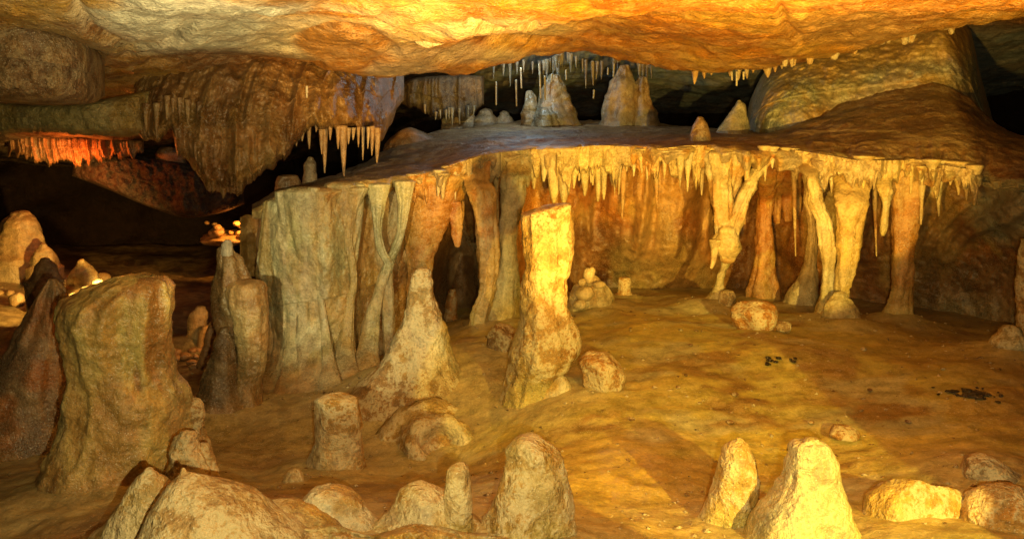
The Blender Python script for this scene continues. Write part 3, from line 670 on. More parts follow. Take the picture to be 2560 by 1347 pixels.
e = empty('rust_column', Wt(2250, 830, 6.05)); tag(e, 'rust orange column with bulging top at the shadowed end of the recess', 'stone column')
limb([(2262,420,38),(2264,480,36),(2268,530,38),(2262,580,32),(2258,640,28),(2256,700,26),(2250,760,32),(2242,830,46)], 6.0, [((.42,.18,.035), 0), ((.46,.26,.07), .12)], 'shaft', 351, e, flute=.02, bottom='floor')

e = empty('yellow_column', Wt(1210, 800, 5.8)); tag(e, 'gold column tapering downward behind the stalagmite and beside the grey column', 'stone column')
limb([(1188,430,36),(1204,480,38),(1216,540,33),(1222,600,29),(1224,660,24),(1222,720,17),(1205,775,20),(1190,850,24)], 5.85, [((.46,.29,.09), 0), ((.52,.38,.18), .08), ((.46,.20,.04), .2)], 'shaft', 361, e, flute=.02, fk=10, bottom='floor', m=90)
e = empty('grey_column', Wt(1245, 850, 5.9)); tag(e, 'grey green column spreading to a wide foot behind the broken column', 'stone column')
limb([(1290,410,40),(1286,450,34),(1276,520,25),(1266,600,23),(1262,660,34),(1258,720,46),(1245,790,60),(1225,860,62)], 5.98, GY, 'shaft', 371, e, flute=.022, fk=9, bottom='floor', m=90)
e = empty('gold_drape', Wt(1060, 690, 5.95)); tag(e, 'golden orange drape hanging above the pointed stalagmite', 'stone drapery')
limb([(1085,445,78),(1080,500,66),(1066,560,50),(1054,620,36),(1050,670,26),(1048,720,22)], 6.05, [((.48,.26,.045), 0), ((.44,.19,.03), .1), ((.5,.36,.12), .25)], 'drape', 381, e, flute=.025, fk=9, bottom='floor')
limb([(1130,505,24),(1140,550,15),(1143,590,12),(1144,612,8)], 6.0, OR, 'stalactite_tip', 382, e, n=20, m=30, flute=.006)

# ------------------------------------------------------------------ dripping fringe of the lip
FR_LAB = {0: 'short cream stalactite of the lip fringe above the gold drape',
          1: 'cream stalactite in the thick fringe behind the broken column',
          2: 'small stalactite under the middle of the shelf lip',
          3: 'cream stalactite under the shelf lip between drapery and double column',
          4: 'yellow stalactite in the fringe at the bright end of the shelf'}
FR = [ # px, y0, y1, w, zone
 (1030,450,505,9,0),(1052,448,490,8,0),(1076,446,512,11,0),(1098,440,492,9,0),(1118,430,486,8,0),(1139,430,498,7,0),(1160,415,470,8,0),
 (1335,390,470,16,1),(1362,388,452,14,1),(1385,386,505,26,1),(1412,386,515,22,1),(1437,388,470,13,1),(1462,392,488,17,1),(1480,396,462,12,1),(1497,396,502,15,1),(1511,398,498,12,1),(1530,392,462,13,1),(1548,388,438,14,1),(1566,386,428,12,1),
 (1585,390,440,9,2),(1602,392,432,8,2),(1620,390,450,8,2),(1640,392,428,9,2),(1662,392,446,8,2),(1684,394,434,9,2),(1702,395,466,9,2),(1720,396,478,9,2),(1738,398,470,9,2),(1756,396,488,9,2),
 (1912,380,452,9,3),(1930,382,420,10,3),(1964,384,424,8,3),(1985,386,430,9,3),(2060,410,478,14,3),(2040,400,450,10,3),
 (2160,405,470,14,4),(2185,408,455,13,4),(2252,412,490,10,4),(2278,412,484,9,4),(2304,414,464,10,4),(2330,414,452,12,4),(2352,416,470,12,4),(2374,418,462,12,4),(2395,420,486,14,4),(2418,424,500,13,4),(2436,428,512,12,4)]
_r = random.Random(5)
for z_, x0, x1, st_, l0, l1, w0, w1 in ((1,1330,1575,26,25,85,8,18),(4,2015,2445,27,20,62,8,18),(2,1580,1765,30,14,40,7,13),(0,1010,1180,27,14,40,7,12)):
    x_ = x0
    while x_ < x1:
        y_ = float(lip(np.array([x_]))[0][0]) + 24
        FR.append((x_, y_, y_ + l0 + (l1 - l0) * 1.5 * _r.random() ** 2.5, _r.uniform(w0 * .6, w1 * 1.15), z_)); x_ += st_ * _r.choice((.35, .5, .8, 1.4, 2.0))
for k, (a, b, c, ww, zn) in enumerate(FR):
    Y = float(lip(np.array([a]))[1][0]) + .03 + .05 * ((k * 37) % 5 - 2) / 2
    col = [((.52,.40,.17), 0), ((.56,.48,.28), .1)] if zn != 4 else [((.54,.38,.12), 0), ((.56,.44,.20), .1)]
    tag(stalactite(a, b - 14, c, ww, Y, col, 400 + k, bend=random.uniform(-3, 3), n=16, m=22, bulge=.12), FR_LAB[zn], 'stalactite', 'fringe of the shelf lip, zone %d' % (zn + 1))
o = limb([(2205,408,34),(2208,440,26),(2214,480,17),(2216,510,9),(2212,540,9),(2208,570,8),(2207,588,4)], 5.75, [((.54,.40,.13), 0), ((.56,.46,.22), .1)], 'stalactite', 470, n=24, flute=.006)
tag(o, 'longest yellow stalactite, thin and club tipped, between double and rust columns', 'stalactite')
for k, (a, b, c, w_, lab) in enumerate([(1868,395,560,7,'thin long drip just right of the drapery trunk'), (1985,400,640,6,'thin long drip beside the orange pleats'), (2186,420,640,6,'thin long drip touching the side of the yellow double column'), (2305,430,560,8,'thin drip right of the rust column head'), (1240,420,560,7,'thin drip between the gold and grey columns'), (1160,430,560,7,'thin drip left of the gold column'), (1640,400,520,8,'long thin drip in the middle of the recess'), (1560,395,545,9,'long drip hanging right behind the broken column'), (2345,440,540,9,'short thick drip near the shelf corner')]):
    Yd = float(lip(np.array([float(a)]))[1][0]) + .12 + .06 * (k % 3)
    tag(stalactite(a, b, c, w_, Yd, [((.50,.36,.14), 0), ((.46,.24,.06), .1)], 480 + k, n=14, m=26, bend=[-6, 4, 5, -3, 6, -4, 3, -5, 2][k], bulge=.15, tip=.25), lab, 'stalactite')
# the drooping skirt that joins the fringe together
def skirt(cols, seed, label, pig):
    cc = []
    for a, b, c, d, e_ in cols:
        lp_, ly_, lt_ = (float(v[0]) for v in lip(np.array([float(a)])))
        cc.append((a, lp_ + 3, c, ly_ + .01, e_))
    o = curtain('dripstone_skirt', cc, 'drip', pig, 340, 80, .10, 7, .04, seed, jag=46, jagk=.05, edge=.3, topfull=True)
    tag(o, label, 'stone drapery'); return o
skirt([(1325,372,392,6.25,.12),(1400,370,430,6.2,.16),(1500,370,425,6.2,.16),(1580,370,405,6.22,.12)], 481, 'cream dripstone skirt over the thick fringe behind the broken column', [((.52,.40,.17), 0), ((.46,.34,.16), .1)])
skirt([(1570,372,398,6.25,.10),(1650,372,404,6.2,.12),(1740,372,418,6.2,.14),(1770,374,400,6.2,.12)], 482, 'low dripstone skirt under the middle of the shelf lip', [((.48,.35,.14), 0), ((.46,.22,.05), .1)])
skirt([(1985,384,410,6.0,.10),(2070,392,440,5.9,.14),(2160,398,438,5.85,.16),(2260,404,430,5.8,.16),(2380,416,450,5.7,.18),(2445,430,490,5.6,.14)], 483, 'yellow dripstone skirt over the columns at the bright end', [((.54,.40,.13), 0), ((.48,.36,.18), .1)])
skirt([(1000,446,458,5.85,.10),(1080,436,462,5.9,.14),(1150,404,440,6.0,.14),(1230,382,425,6.12,.14),(1340,372,400,6.22,.12)], 484, 'grey dripstone skirt above the gold and grey columns', [((.42,.34,.18), 0), ((.44,.22,.05), .12)])

# ------------------------------------------------------------------ stalagmites of the floor
def stal(label, rows, Y=None, pig=None, base=None, name='stalagmite', cat='stalagmite', group=None, **k):
    if Y is None: Y = on_floor(*(base if base else ((rows[-1][1] + rows[-1][2]) / 2, rows[-1][0])))
    o = ringform(name, rows, Y, CR if pig is None else pig, k.pop('mat', 'crusty'), **k)
    return tag(o, label, cat, group)
CR = [((.46,.34,.13), 0), ((.56,.48,.30), .10), ((.44,.27,.06), .16), ((.50,.44,.30), .26)]
CRG = [((.40,.34,.17), 0), ((.50,.45,.30), .08), ((.40,.27,.08), .18)]

# the tall broken column
YB = 4.2
e = empty('broken_column', Wt(1345, 1020, YB)); tag(e, 'tall pale broken column with slanted top standing in the middle', 'stalagmite')
ringform('shaft', [(524,1308,1426),(560,1309,1428),(610,1316,1430),(660,1319,1424),(710,1312,1418),(760,1302,1420),(800,1298,1432),(840,1290,1446),(880,1282,1442),(915,1275,1420),(950,1270,1398),(1000,1266,1392),(1040,1256,1404)], YB,
    [((.35,.235,.065), 0), ((.42,.31,.12), .05), ((.30,.165,.04), .2)], 'crusty', n=96, m=150, amp=.026, nscale=6, flute=.010, fk=7, seed=501, top='flat', tilt=.30, dr=.85, parent=e, facet=.3)
ringform('broken_face', [(507,1334,1412),(512,1318,1424),(519,1309,1428)], YB, [((.20,.13,.08), 0), ((.30,.2,.1), .1)], 'dark', n=48, m=8, amp=.02, nscale=20, seed=502, top='flat', bottom='round', tilt=.9, dr=.8, parent=e) if False else None
ringform('foot_mound', [(930,1372,1398),(955,1350,1420),(1000,1330,1438),(1050,1310,1456)], YB - .06, CR, 'crusty', n=48, m=50, amp=.02, seed=503, parent=e)

stal('massive olive brown stump with rounded flat top beside the dark passage', [(699,285,400),(706,262,410),(722,222,418),(752,172,421),(790,160,417),(840,168,413),(900,180,411),(950,187,424),(990,188,452),(1040,182,457),(1090,165,455),(1140,132,450),(1190,118,440),(1250,100,425)],
     3.35, lambda V: blend(V, [((.40,.27,.08), 0), ((.38,.33,.14), .06), ((.30,.16,.045), .14), ((.46,.37,.12), .2)], 4.5, 512, (1, 1, .16), .1), n=120, m=170, amp=.028, nscale=7, flute=.022, fk=9, seed=511, top='flat', name='stump', mat='flow')
stal('pointed cone stalagmite standing in front of the gold drape', [(676,1043,1070),(690,1036,1077),(720,1029,1081),(760,1020,1090),(800,1008,1100),(815,1002,1108),(850,986,1118),(890,962,1132),(940,925,1150),(990,890,1165)],
     4.65, CRG, n=80, m=120, amp=.022, nscale=6, seed=521, capr=.02)
stal('square topped sawn stump on the slope in front of the flowstone curtain', [(997,790,896),(1015,788,899),(1060,788,901),(1100,786,902),(1130,778,903),(1160,766,906),(1200,750,915)],
     3.72, CR, n=72, m=70, amp=.014, nscale=7, seed=531, top='flat', name='stump')
def dish_pig(V):
    c = V[:6 * 64].reshape(-1, 3)[0]; r = np.hypot(V[:, 0] - c[0], V[:, 1] - c[1])
    base = blend(V, CRG, 5.0, 545); n = fbm(V, 14, 3, 546)
    wh = sstep(.045, .065, r + .02 * n)[:, None]; inn = np.array((.34, .20, .06)); base = base * .35 + np.array((.56, .50, .34)) * .65 * (r < .14)[:, None] + base * .65 * (r >= .14)[:, None]
    return base * wh + inn * (1 - wh)
o = ringform('stump', [(985,1000,1155),(1010,998,1158),(1045,990,1166),(1100,970,1185)], 4.2, dish_pig, 'crusty', n=64, m=40, amp=.02, nscale=9, seed=541, top='dish', dr=.95, facet=0, rings=0)
o.rotation_euler = (math.radians(56), 0, math.radians(14))
tag(o, 'squat broken stump with crusted ring and hollow centre on the slope', 'stalagmite')
stal('blunt flat topped stalagmite, tallest of the front row in the middle', [(1096,1298,1366),(1108,1284,1388),(1130,1276,1402),(1160,1268,1408),(1200,1250,1412),(1250,1226,1416),(1300,1200,1420),(1350,1172,1430),(1420,1140,1450)],
     2.42, CR, n=96, m=110, amp=.020, nscale=7, seed=551, top='flat', tilt=-.12)
e = empty('stalagmite', Wt(1120, 1347, 2.36)); tag(e, 'short finger stalagmite rising from a broad crusted lump', 'stalagmite')
ringform('finger', [(1163,1133,1168),(1172,1122,1176),(1200,1117,1180),(1250,1115,1183),(1300,1118,1186),(1350,1122,1190)], 2.34, [((.52,.36,.11), 0), ((.56,.46,.24), .1)], 'crusty', n=56, m=60, amp=.010, seed=561, parent=e, capr=.008)
ringform('lump', [(1218,1016,1086),(1234,994,1114),(1268,970,1150),(1306,932,1195),(1350,896,1236),(1400,870,1260)], 2.4, CR, 'crusty', n=72, m=60, amp=.018, nscale=8, seed=562, top='flat', parent=e)
stal('rounded crusted lump between the finger stalagmite and the big front mound', [(1222,776,836),(1238,760,876),(1268,746,904),(1300,722,932),(1350,686,968),(1400,660,990)], 2.42, [((.48,.40,.22), 0), ((.56,.50,.34), .05), ((.44,.27,.08), .2)], n=72, m=60, amp=.018, nscale=9, seed=571, top='flat')
stal('largest front mound, cream coloured with pointed crest at the bottom edge', [(1178,446,470),(1190,430,500),(1215,408,545),(1250,392,608),(1300,378,672),(1350,362,738),(1420,340,820)], 2.12, [((.52,.42,.19), 0), ((.56,.46,.24), .05), ((.42,.36,.20), .2)], n=96, m=90, amp=.020, nscale=6, seed=581, capr=.015)
stal('grey cream mound half hidden behind the largest front mound', [(1176,362,384),(1195,340,402),(1230,308,420),(1270,278,432),(1310,252,440),(1350,228,446)], 2.3, [((.44,.37,.20), 0), ((.54,.48,.33), .12), ((.46,.34,.12), .2)], n=80, m=80, amp=.018, nscale=7, seed=591, capr=.012)
stal('low crusted saddle between the front mounds', [(1262,650,740),(1285,600,790),(1320,540,850),(1370,500,900)], 2.3, CR, n=64, m=40, amp=.018, seed=595, top='flat', name='crusted_mound', cat='rock mound')
o = curtain('crust_ridge', [(215,1375,1480,2.5,.25),(330,1335,1480,2.4,.4),(560,1300,1480,2.32,.45),(680,1312,1480,2.36,.4),(800,1300,1480,2.42,.4),(930,1334,1480,2.38,.4),(1050,1305,1480,2.42,.4),(1200,1330,1480,2.42,.4),(1330,1330,1480,2.47,.4),(1440,1370,1480,2.5,.3)], 'crusty', CR, 420, 70, .16, 5, .03, 33, edge=.5, zan=1.0)
tag(o, 'pale crusted ridge fusing the feet of the front mounds', 'rock ridge')
tag(rock('yellow_slab', 2285, 1305, 125, 125, Y=2.62, pig=[((.52,.34,.07), 0), ((.56,.42,.14), .1), ((.46,.25,.05), .2)], seed=655, nu=70, nv=48, soft=.96, sides=6, rough=.12, sink=.6, dr=.8), 'glowing yellow rock slab between the broad stalagmite and the corner lump', 'rock')
e = empty('stalagmite', Wt(480, 1220, 2.95)); tag(e, 'lumpy two tipped stalagmite behind the largest front mound', 'stalagmite')
ringform('main_tip', [(1084,446,484),(1095,436,494),(1125,426,508),(1160,416,520),(1215,408,530)], 2.95, CR, 'crusty', n=60, m=60, amp=.02, nscale=9, seed=601, parent=e, capr=.01)
ringform('side_tip', [(1112,494,520),(1130,480,532),(1165,470,545),(1215,460,556)], 3.0, CRG, 'crusty', n=48, m=50, amp=.018, nscale=10, seed=602, parent=e, capr=.01)
stal('brown rounded stub beside the foot of the massive stump', [(1000,466,500),(1015,458,508),(1050,454,512),(1100,450,516)], 3.45, [((.28,.18,.07), 0), ((.34,.24,.1), .1)], n=44, m=40, amp=.012, seed=611, capr=.01)
stal('low brown stub at the foot of the square topped stump', [(1178,722,750),(1195,710,758),(1230,702,764),(1280,696,768)], 3.4, [((.30,.2,.08), 0), ((.4,.3,.14), .12)], n=44, m=40, amp=.012, seed=612, capr=.01)
stal('leaning orange lit stalagmite of the front row', [(1098,1840,1856),(1108,1828,1866),(1130,1812,1875),(1165,1796,1881),(1210,1786,1884),(1250,1772,1880),(1285,1756,1872),(1320,1743,1862),(1360,1735,1850),(1420,1722,1846)],
     2.62, [((.54,.36,.10), 0), ((.62,.50,.25), .0), ((.48,.24,.05), .2)], n=84, m=110, amp=.016, nscale=8, seed=621, capr=.008)
stal('broad cream stalagmite with bright rounded crown in the front row', [(1100,2012,2040),(1110,1994,2056),(1130,1976,2072),(1165,1964,2084),(1205,1954,2092),(1240,1932,2102),(1290,1900,2116),(1350,1868,2134),(1420,1840,2150)],
     2.42, [((.52,.44,.24), 0), ((.58,.46,.20), .08), ((.40,.37,.25), .16)], n=96, m=110, amp=.018, nscale=7, seed=631, capr=.012)
stal('dark rounded boulder mound at the edge of the frame', [(1138,2432,2480),(1150,2422,2510),(1180,2416,2545),(1230,2410,2580),(1300,2405,2600)], 2.85, [((.20,.15,.07), 0), ((.34,.32,.22), .12), ((.40,.18,.04), .25)], n=72, m=60, amp=.02, seed=641, top='flat', name='boulder_mound', cat='boulder')
stal('glowing orange crusted lump in the corner below the dark mound', [(1220,2490,2560),(1235,2458,2600),(1265,2438,2640),(1310,2428,2660),(1350,2424,2670)], 2.5, [((.50,.27,.06), 0), ((.56,.40,.18), .1)], n=72, m=60, amp=.02, nscale=9, seed=651, top='flat', name='crusted_lump', cat='rock mound')

# left group at the edge of the passage
LD = [((.20,.12,.05), 0), ((.26,.18,.08), .1)]
e = empty('stalagmite', Wt(565, 1000, 5.0)); tag(e, 'slender dark stalagmite with a pale round tip beside the flowstone curtain', 'stalagmite')
ringform('shaft', [(625,552,582),(645,547,602),(680,541,618),(715,533,628),(740,529,634),(790,537,640),(850,545,632),(900,538,622),(950,515,612),(1000,500,605)], 5.0, LD, 'flow', n=64, m=100, amp=.022, nscale=6, flute=.012, seed=661, parent=e)
ringform('pale_tip', [(602,560,578),(612,555,581),(632,554,583)], 4.96, [((.46,.42,.32), 0)], 'drip', n=24, m=16, amp=.004, seed=662, parent=e, bottom='round', capr=.01)
stal('blocky square shouldered stump against the flowstone curtain', [(708,578,660),(718,570,665),(760,573,667),(810,588,669),(880,598,664),(930,594,655),(975,582,645)], 4.75, [((.24,.17,.07), 0), ((.33,.25,.11), .1)], n=64, m=80, amp=.022, flute=.01, seed=671, top='flat', name='stump', mat='flow')
stal('low dark stub in front of the slender pale tipped stalagmite', [(828,548,575),(845,536,584),(890,528,594),(950,508,600),(1005,498,606)], 4.7, [((.12,.08,.04), 0), ((.24,.18,.1), .15)], n=56, m=60, amp=.02, seed=681, mat='flow')
stal('big dark pointed stalagmite behind the massive stump', [(704,122,138),(725,108,150),(770,85,164),(820,55,176),(880,20,186),(940,-10,190),(1000,-30,192),(1080,-50,190)], 4.3, [((.18,.11,.06), 0), ((.26,.17,.09), .1), ((.30,.12,.04), .2)], n=80, m=90, amp=.03, nscale=4, flute=.02, seed=691, mat='flow')

# lit passage far on the left
LIT = [((.50,.34,.13), 0), ((.56,.42,.20), .1)]
stal('large glowing dome stalagmite far back in the lit passage', [(536,28,72),(550,10,88),(575,-2,98),(605,-10,106),(640,-18,116)], 9.6, LIT, n=56, m=50, amp=.03, seed=701, mat='flow', capr=.05)
stal('small knobbed stalagmite stepping down from the glowing dome', [(616,100,118),(628,90,128),(645,84,138),(668,78,146)], 9.2, LIT, n=40, m=36, amp=.03, nscale=5, seed=702, mat='flow')
stal('bright yellow cone stalagmite beside the hidden lamp', [(654,196,214),(668,186,232),(690,176,246),(715,168,250)], 8.7, LIT, n=48, m=44, amp=.03, nscale=5, seed=703, mat='flow', capr=.03)
stal('dark round topped stalagmite in front of the lit ground', [(650,104,124),(665,92,136),(700,76,146)], 7.2, LD, n=36, m=36, amp=.03, nscale=5, seed=704, mat='flow')
e = empty('stalagmite', Wt(490, 865, 7.5)); tag(e, 'small lit stalagmite pair glowing deep in the gap beside the stump', 'stalagmite')
ringform('tall_tip', [(772,490,512),(785,476,516),(810,472,516),(840,466,512),(870,460,512)], 7.5, LIT, 'flow', n=32, m=40, amp=.02, seed=711, parent=e)
ringform('short_tip', [(820,506,524),(835,500,526),(870,496,530)], 7.35, LIT, 'flow', n=28, m=30, amp=.02, seed=712, parent=e)
stal('thin leaning ridge of rock glowing at its edge in the gap', [(800,530,545),(830,515,545),(870,505,540),(910,498,540)], 6.4, [((.3,.16,.07), 0)], n=36, m=40, amp=.02, seed=713, mat='flow')
rs = np.random.RandomState(3)
for k in range(26):
    a = rs.uniform(-10, 265); b = rs.uniform(685, 770) - (a > 150) * 10
    r = rs.uniform(8, 24)
    tag(rock('rubble_stone', a, b, r, r * rs.uniform(.5, .8), pig=LIT, seed=720 + k, nu=16, nv=11, mat='flow'), 'small stone in the lit rubble beyond the massive stump', 'stone', 'lit rubble beyond the stump')
for k, (a, b, r) in enumerate([(245,708,15),(215,725,13),(180,740,12)]):
    tag(rock('rubble_stone', a, b, r, r * .8, Y=7.7 + .1 * k, pig=[((.6,.5,.3), 0)], seed=760 + k, nu=18, nv=12, mat='flow'), ['brightest white hot stone next to the hidden passage lamp', 'second bright stone behind the shoulder of the massive stump', 'lowest bright stone behind the shoulder of the massive stump'][k], 'stone')
tag(rock('ember_ledge', 575, 592, 80, 14, Y=10.9, pig=LIT, seed=779, nu=40, nv=20, mat='flow', rough=.2), 'low ledge under the glowing heap of rock', 'rock')
for k in range(22):
    a = rs.uniform(508, 640); b = 572 + rs.uniform(-18, 14) - (a - 570) * .02; r = rs.uniform(6, 17)
    tag(rock('ember_stone', a, b, r, r * .6, Y=10.6 + rs.uniform(-.1, .5), pig=LIT, seed=780 + k, nu=14, nv=10, mat='flow'), 'small rock in the glowing heap above the pale tipped stalagmite', 'stone', 'glowing heap of rock')
for k in range(14):
    a = rs.uniform(420, 520); b = rs.uniform(865, 930); r = rs.uniform(8, 22)
    tag(rock('pit_stone', a, b, r, r * .55, pig=[((.32,.17,.07), 0)], seed=800 + k, nu=16, nv=11, mat='flow'), 'small reddish stone on the pit floor beside the stump', 'stone', 'stones on the pit floor')

# ------------------------------------------------------------------ rocks and small formations in the recess and on the floor
tag(rock('orange_rock', 1890, 785, 58, 34, pig=[((.42,.17,.03), 0), ((.50,.30,.10), .2)], seed=821, nu=54, nv=36, rough=.12, soft=.95, sides=6, sink=.8), 'orange rock with pale cap on the floor below the drapery', 'rock')
tag(rock('orange_rock', 1500, 930, 62, 50, pig=[((.40,.20,.05), 0), ((.50,.36,.16), .1)], seed=822, nu=60, nv=44, rough=.14, soft=1.0, sides=5, sink=1.2), 'angular orange rock lying right beside the foot of the broken column', 'rock')
tag(rock('brown_slab', 1258, 850, 42, 44, Y=5.0, pig=[((.20,.12,.05), 0), ((.34,.26,.14), .15)], seed=823, nu=40, nv=28, soft=.95, sides=6), 'square brown block leaning behind the broken column', 'rock')
stal('small pale stub in front of the thin foot of the drapery', [(728,1802,1830),(740,1797,1836),(765,1796,1838),(785,1792,1842)], 6.0, [((.33,.28,.14), 0)], n=36, m=30, amp=.01, seed=824, top='flat', name='stub')
stal('small orange stub in the shade at the back of the recess', [(694,1548,1574),(705,1545,1576),(735,1544,1577)], 6.7, [((.46,.24,.06), 0)], n=32, m=30, amp=.01, seed=825, top='flat', name='stub')
stal('tiny orange stub inside the dark hollow behind the pointed stalagmite', [(728,1122,1140),(745,1116,1144),(790,1112,1142)], 6.6, [((.42,.2,.05), 0)], n=32, m=30, amp=.012, seed=826, name='stub')
e = empty('popcorn_mound', Wt(1480, 780, 6.0)); tag(e, 'knobbly cream mound crowned by small lobes beside the broken column', 'rock mound')
PC = [((.46,.38,.20), 0), ((.54,.45,.25), .1)]
ringform('mound', [(702,1455,1500),(715,1436,1518),(745,1424,1530),(785,1420,1532)], 6.05, PC, 'crusty', n=56, m=50, amp=.03, nscale=7, seed=831, parent=e)
for k, (a, b, rx, ry, yy) in enumerate([(1472,690,15,22,5.95),(1456,706,11,11,5.88),(1498,712,17,10,5.93),(1480,676,9,9,5.94),(1462,734,26,20,5.87),(1450,762,18,14,5.84)]):
    rock('lobe', a, b, rx, ry, Y=yy, pig=PC, seed=840 + k, nu=22, nv=16, sides=3, soft=.3, sink=0, parent=e, mat='drip', rough=.12)
stal('grey column fragment at the far edge of the frame', [(600,2560,2600),(640,2550,2600),(720,2546,2604),(800,2542,2606),(860,2536,2610)], 5.1, [((.24,.18,.09), 0), ((.34,.3,.18), .1)], n=44, m=50, amp=.02, seed=861, top='flat', name='column_fragment', cat='stone column')
stal('rounded grey green mound beside the column at the frame edge', [(832,2500,2550),(850,2484,2570),(890,2476,2585),(935,2472,2590)], 4.7, [((.26,.24,.12), 0), ((.34,.32,.2), .1)], n=56, m=50, amp=.02, seed=862, name='rounded_mound', cat='rock mound')
tag(rock('orange_rock', 2110, 1080, 42, 16, pig=[((.40,.20,.05), 0)], seed=863, nu=34, nv=20), 'flat orange rock just behind the broad cream stalagmite', 'rock')
tag(rock('grey_rock', 1955, 815, 24, 14, pig=[((.30,.2,.1), 0)], seed=864, nu=24, nv=16), 'small rock lying between orange rock and conical foot', 'rock')
for k in range(22):
    a, b = random.uniform(1450, 2500), random.uniform(860, 1080); r = random.uniform(3, 10)
    tag(rock('pebble', a, b, r, r * .45, pig=[((.16,.08,.03), 0)], seed=900 + k, nu=12, nv=9), 'small dark pebble scattered on the open clay floor', 'pebble', 'pebbles on the open floor')
for k in range(34):
    u = random.gauss(0, 1); big_ = k < 14; a = 2436 + (20 if big_ else 46) * u; b = 985 + .10 * (a - 2436) + random.gauss(0, 3.5 if big_ else 8); r = random.uniform(9, 19) if big_ else random.uniform(2, 6)
    tag(rock('debris_flake', a, b, r, random.uniform(1.2, 3), dr=random.uniform(.4, 1.3), soft=1.0, sides=5, pig=[((.012,.009,.006), 0)], seed=950 + k, nu=22, nv=8, rough=.7, mat='dark'), 'black flake in the dark debris patch on the floor', 'debris', 'black debris patch')
for k in range(9):
    a = random.uniform(1915, 1990); b = random.uniform(893, 910); r = random.uniform(3, 9)
    tag(rock('debris_flake', a, b, r, 2.5, pig=[((.02,.012,.008), 0)], seed=990 + k, nu=20, nv=8, rough=.7, mat='dark'), 'dark flake in the small litter patch in mid floor', 'debris', 'small litter patch')

# ------------------------------------------------------------------ upper storey: masses and stalagmites on the shelf
o = curtain('flowstone_mass', [(1855,328,350,8.6,.2),(1880,240,352,8.2,.7),(1920,170,352,8.0,1.0),(1990,130,352,7.9,1.1),(2100,100,352,7.8,1.1),(2250,60,352,7.7,1.1),(2370,20,352,7.6,1.1),(2420,60,352,7.7,1.0),(2450,180,352,7.8,.7),(2482,300,352,7.9,.2)],
    'flow', lambda P, PX, PY: blend(P, [((.31,.29,.21), 0), ((.27,.25,.13), .08), ((.34,.22,.07), .2)], 2.2, 1001) * (1 - sstep(190, 130, PY - (2250 - PX) * .12)[..., None]) + np.array((.44, .29, .08)) * sstep(190, 130, PY - (2250 - PX) * .12)[..., None], 240, 110, .11, 4, .012, 15, edge=.9, zan=.25, lean=1.0)
tag(o, 'broad grey green flowstone mass rising from the shelf to the ceiling', 'flowstone')
GB = [((.17,.14,.09), 0), ((.22,.19,.13), .1), ((.12,.09,.05), .2)]
stal('pointed grey stalagmite leaning on the flowstone mass above the shelf', [(252,1845,1851),(262,1838,1862),(285,1822,1866),(310,1806,1870),(335,1790,1874)], 7.7, [((.34,.29,.17), 0)], n=44, m=44, amp=.02, seed=1011, bottom='round', mat='flow', capr=.01)
stal('small dark brown stalagmite on the edge of the shelf', [(297,1742,1758),(310,1734,1768),(335,1728,1774),(362,1724,1776)], 6.75, [((.15,.09,.045), 0)], n=44, m=44, amp=.014, seed=1012, bottom='round', mat='flow', capr=.02)
def twin(label, loc, pcs):
    e = empty('stalagmite', loc); tag(e, label, 'stalagmite', None)
    for k, (nm, rows, Y, sd) in enumerate(pcs):
        ringform(nm, rows, Y, GB, 'flow', n=52, m=60, amp=.035, nscale=5, flute=.02, seed=sd, parent=e, bottom='round', capr=.03)
twin('stout three peaked stalagmite on the shelf behind hanging straws', Wt(1385, 330, 9.0), [('main_peak', [(192,1374,1396),(215,1362,1410),(250,1352,1424),(290,1338,1442),(335,1318,1462)], 9.0, 1021), ('side_peak', [(232,1318,1332),(250,1312,1342),(290,1308,1352),(325,1305,1360)], 9.05, 1022), ('low_peak', [(275,1356,1372),(290,1346,1392),(330,1336,1410)], 8.8, 1023)])
twin('tallest pale twin peaked stalagmite on the shelf', Wt(1565, 325, 8.9), [('main_peak', [(168,1552,1570),(190,1538,1580),(230,1520,1590),(275,1508,1600),(335,1496,1612)], 8.9, 1031), ('side_peak', [(198,1594,1616),(220,1582,1622),(255,1576,1628),(335,1560,1650)], 8.85, 1032)])
stal('dark block with glowing edge at the far end of the shelf', [(440,696,742),(455,692,750),(500,690,752)], 6.7, [((.16,.09,.04), 0)], n=40, m=30, amp=.02, seed=1041, top='flat', bottom='round', name='block', cat='rock', mat='flow')
stal('rounded grey finger stalagmite at the far end of the shelf', [(400,768,784),(412,760,790),(440,758,792),(480,754,794)], 6.8, [((.2,.15,.09), 0)], n=40, m=36, amp=.01, seed=1042, bottom='round', mat='flow', capr=.03)
tag(rock('boulder', 1035, 370, 75, 50, Y=8.0, pig=[((.15,.075,.03), 0)], seed=1043, nu=50, nv=36, mat='flow'), 'brown boulder on the dark end of the shelf top', 'boulder')
for k, (a, b, r) in enumerate([(1130,300,30),(1170,292,22),(1215,296,34),(1260,300,28)]):
    stal(['first low pale stub', 'second low pale stub', 'third low pale stub', 'fourth low pale stub'][k] + ' from the boulder on the shadowed shelf', [(b - 12, a - r * .5, a + r * .5), (b, a - r * .8, a + r * .8), (b + 25, a - r, a + r)], 9.6, GB, n=28, m=24, amp=.03, nscale=6, seed=1050 + k, bottom='round', name='stub', mat='flow')

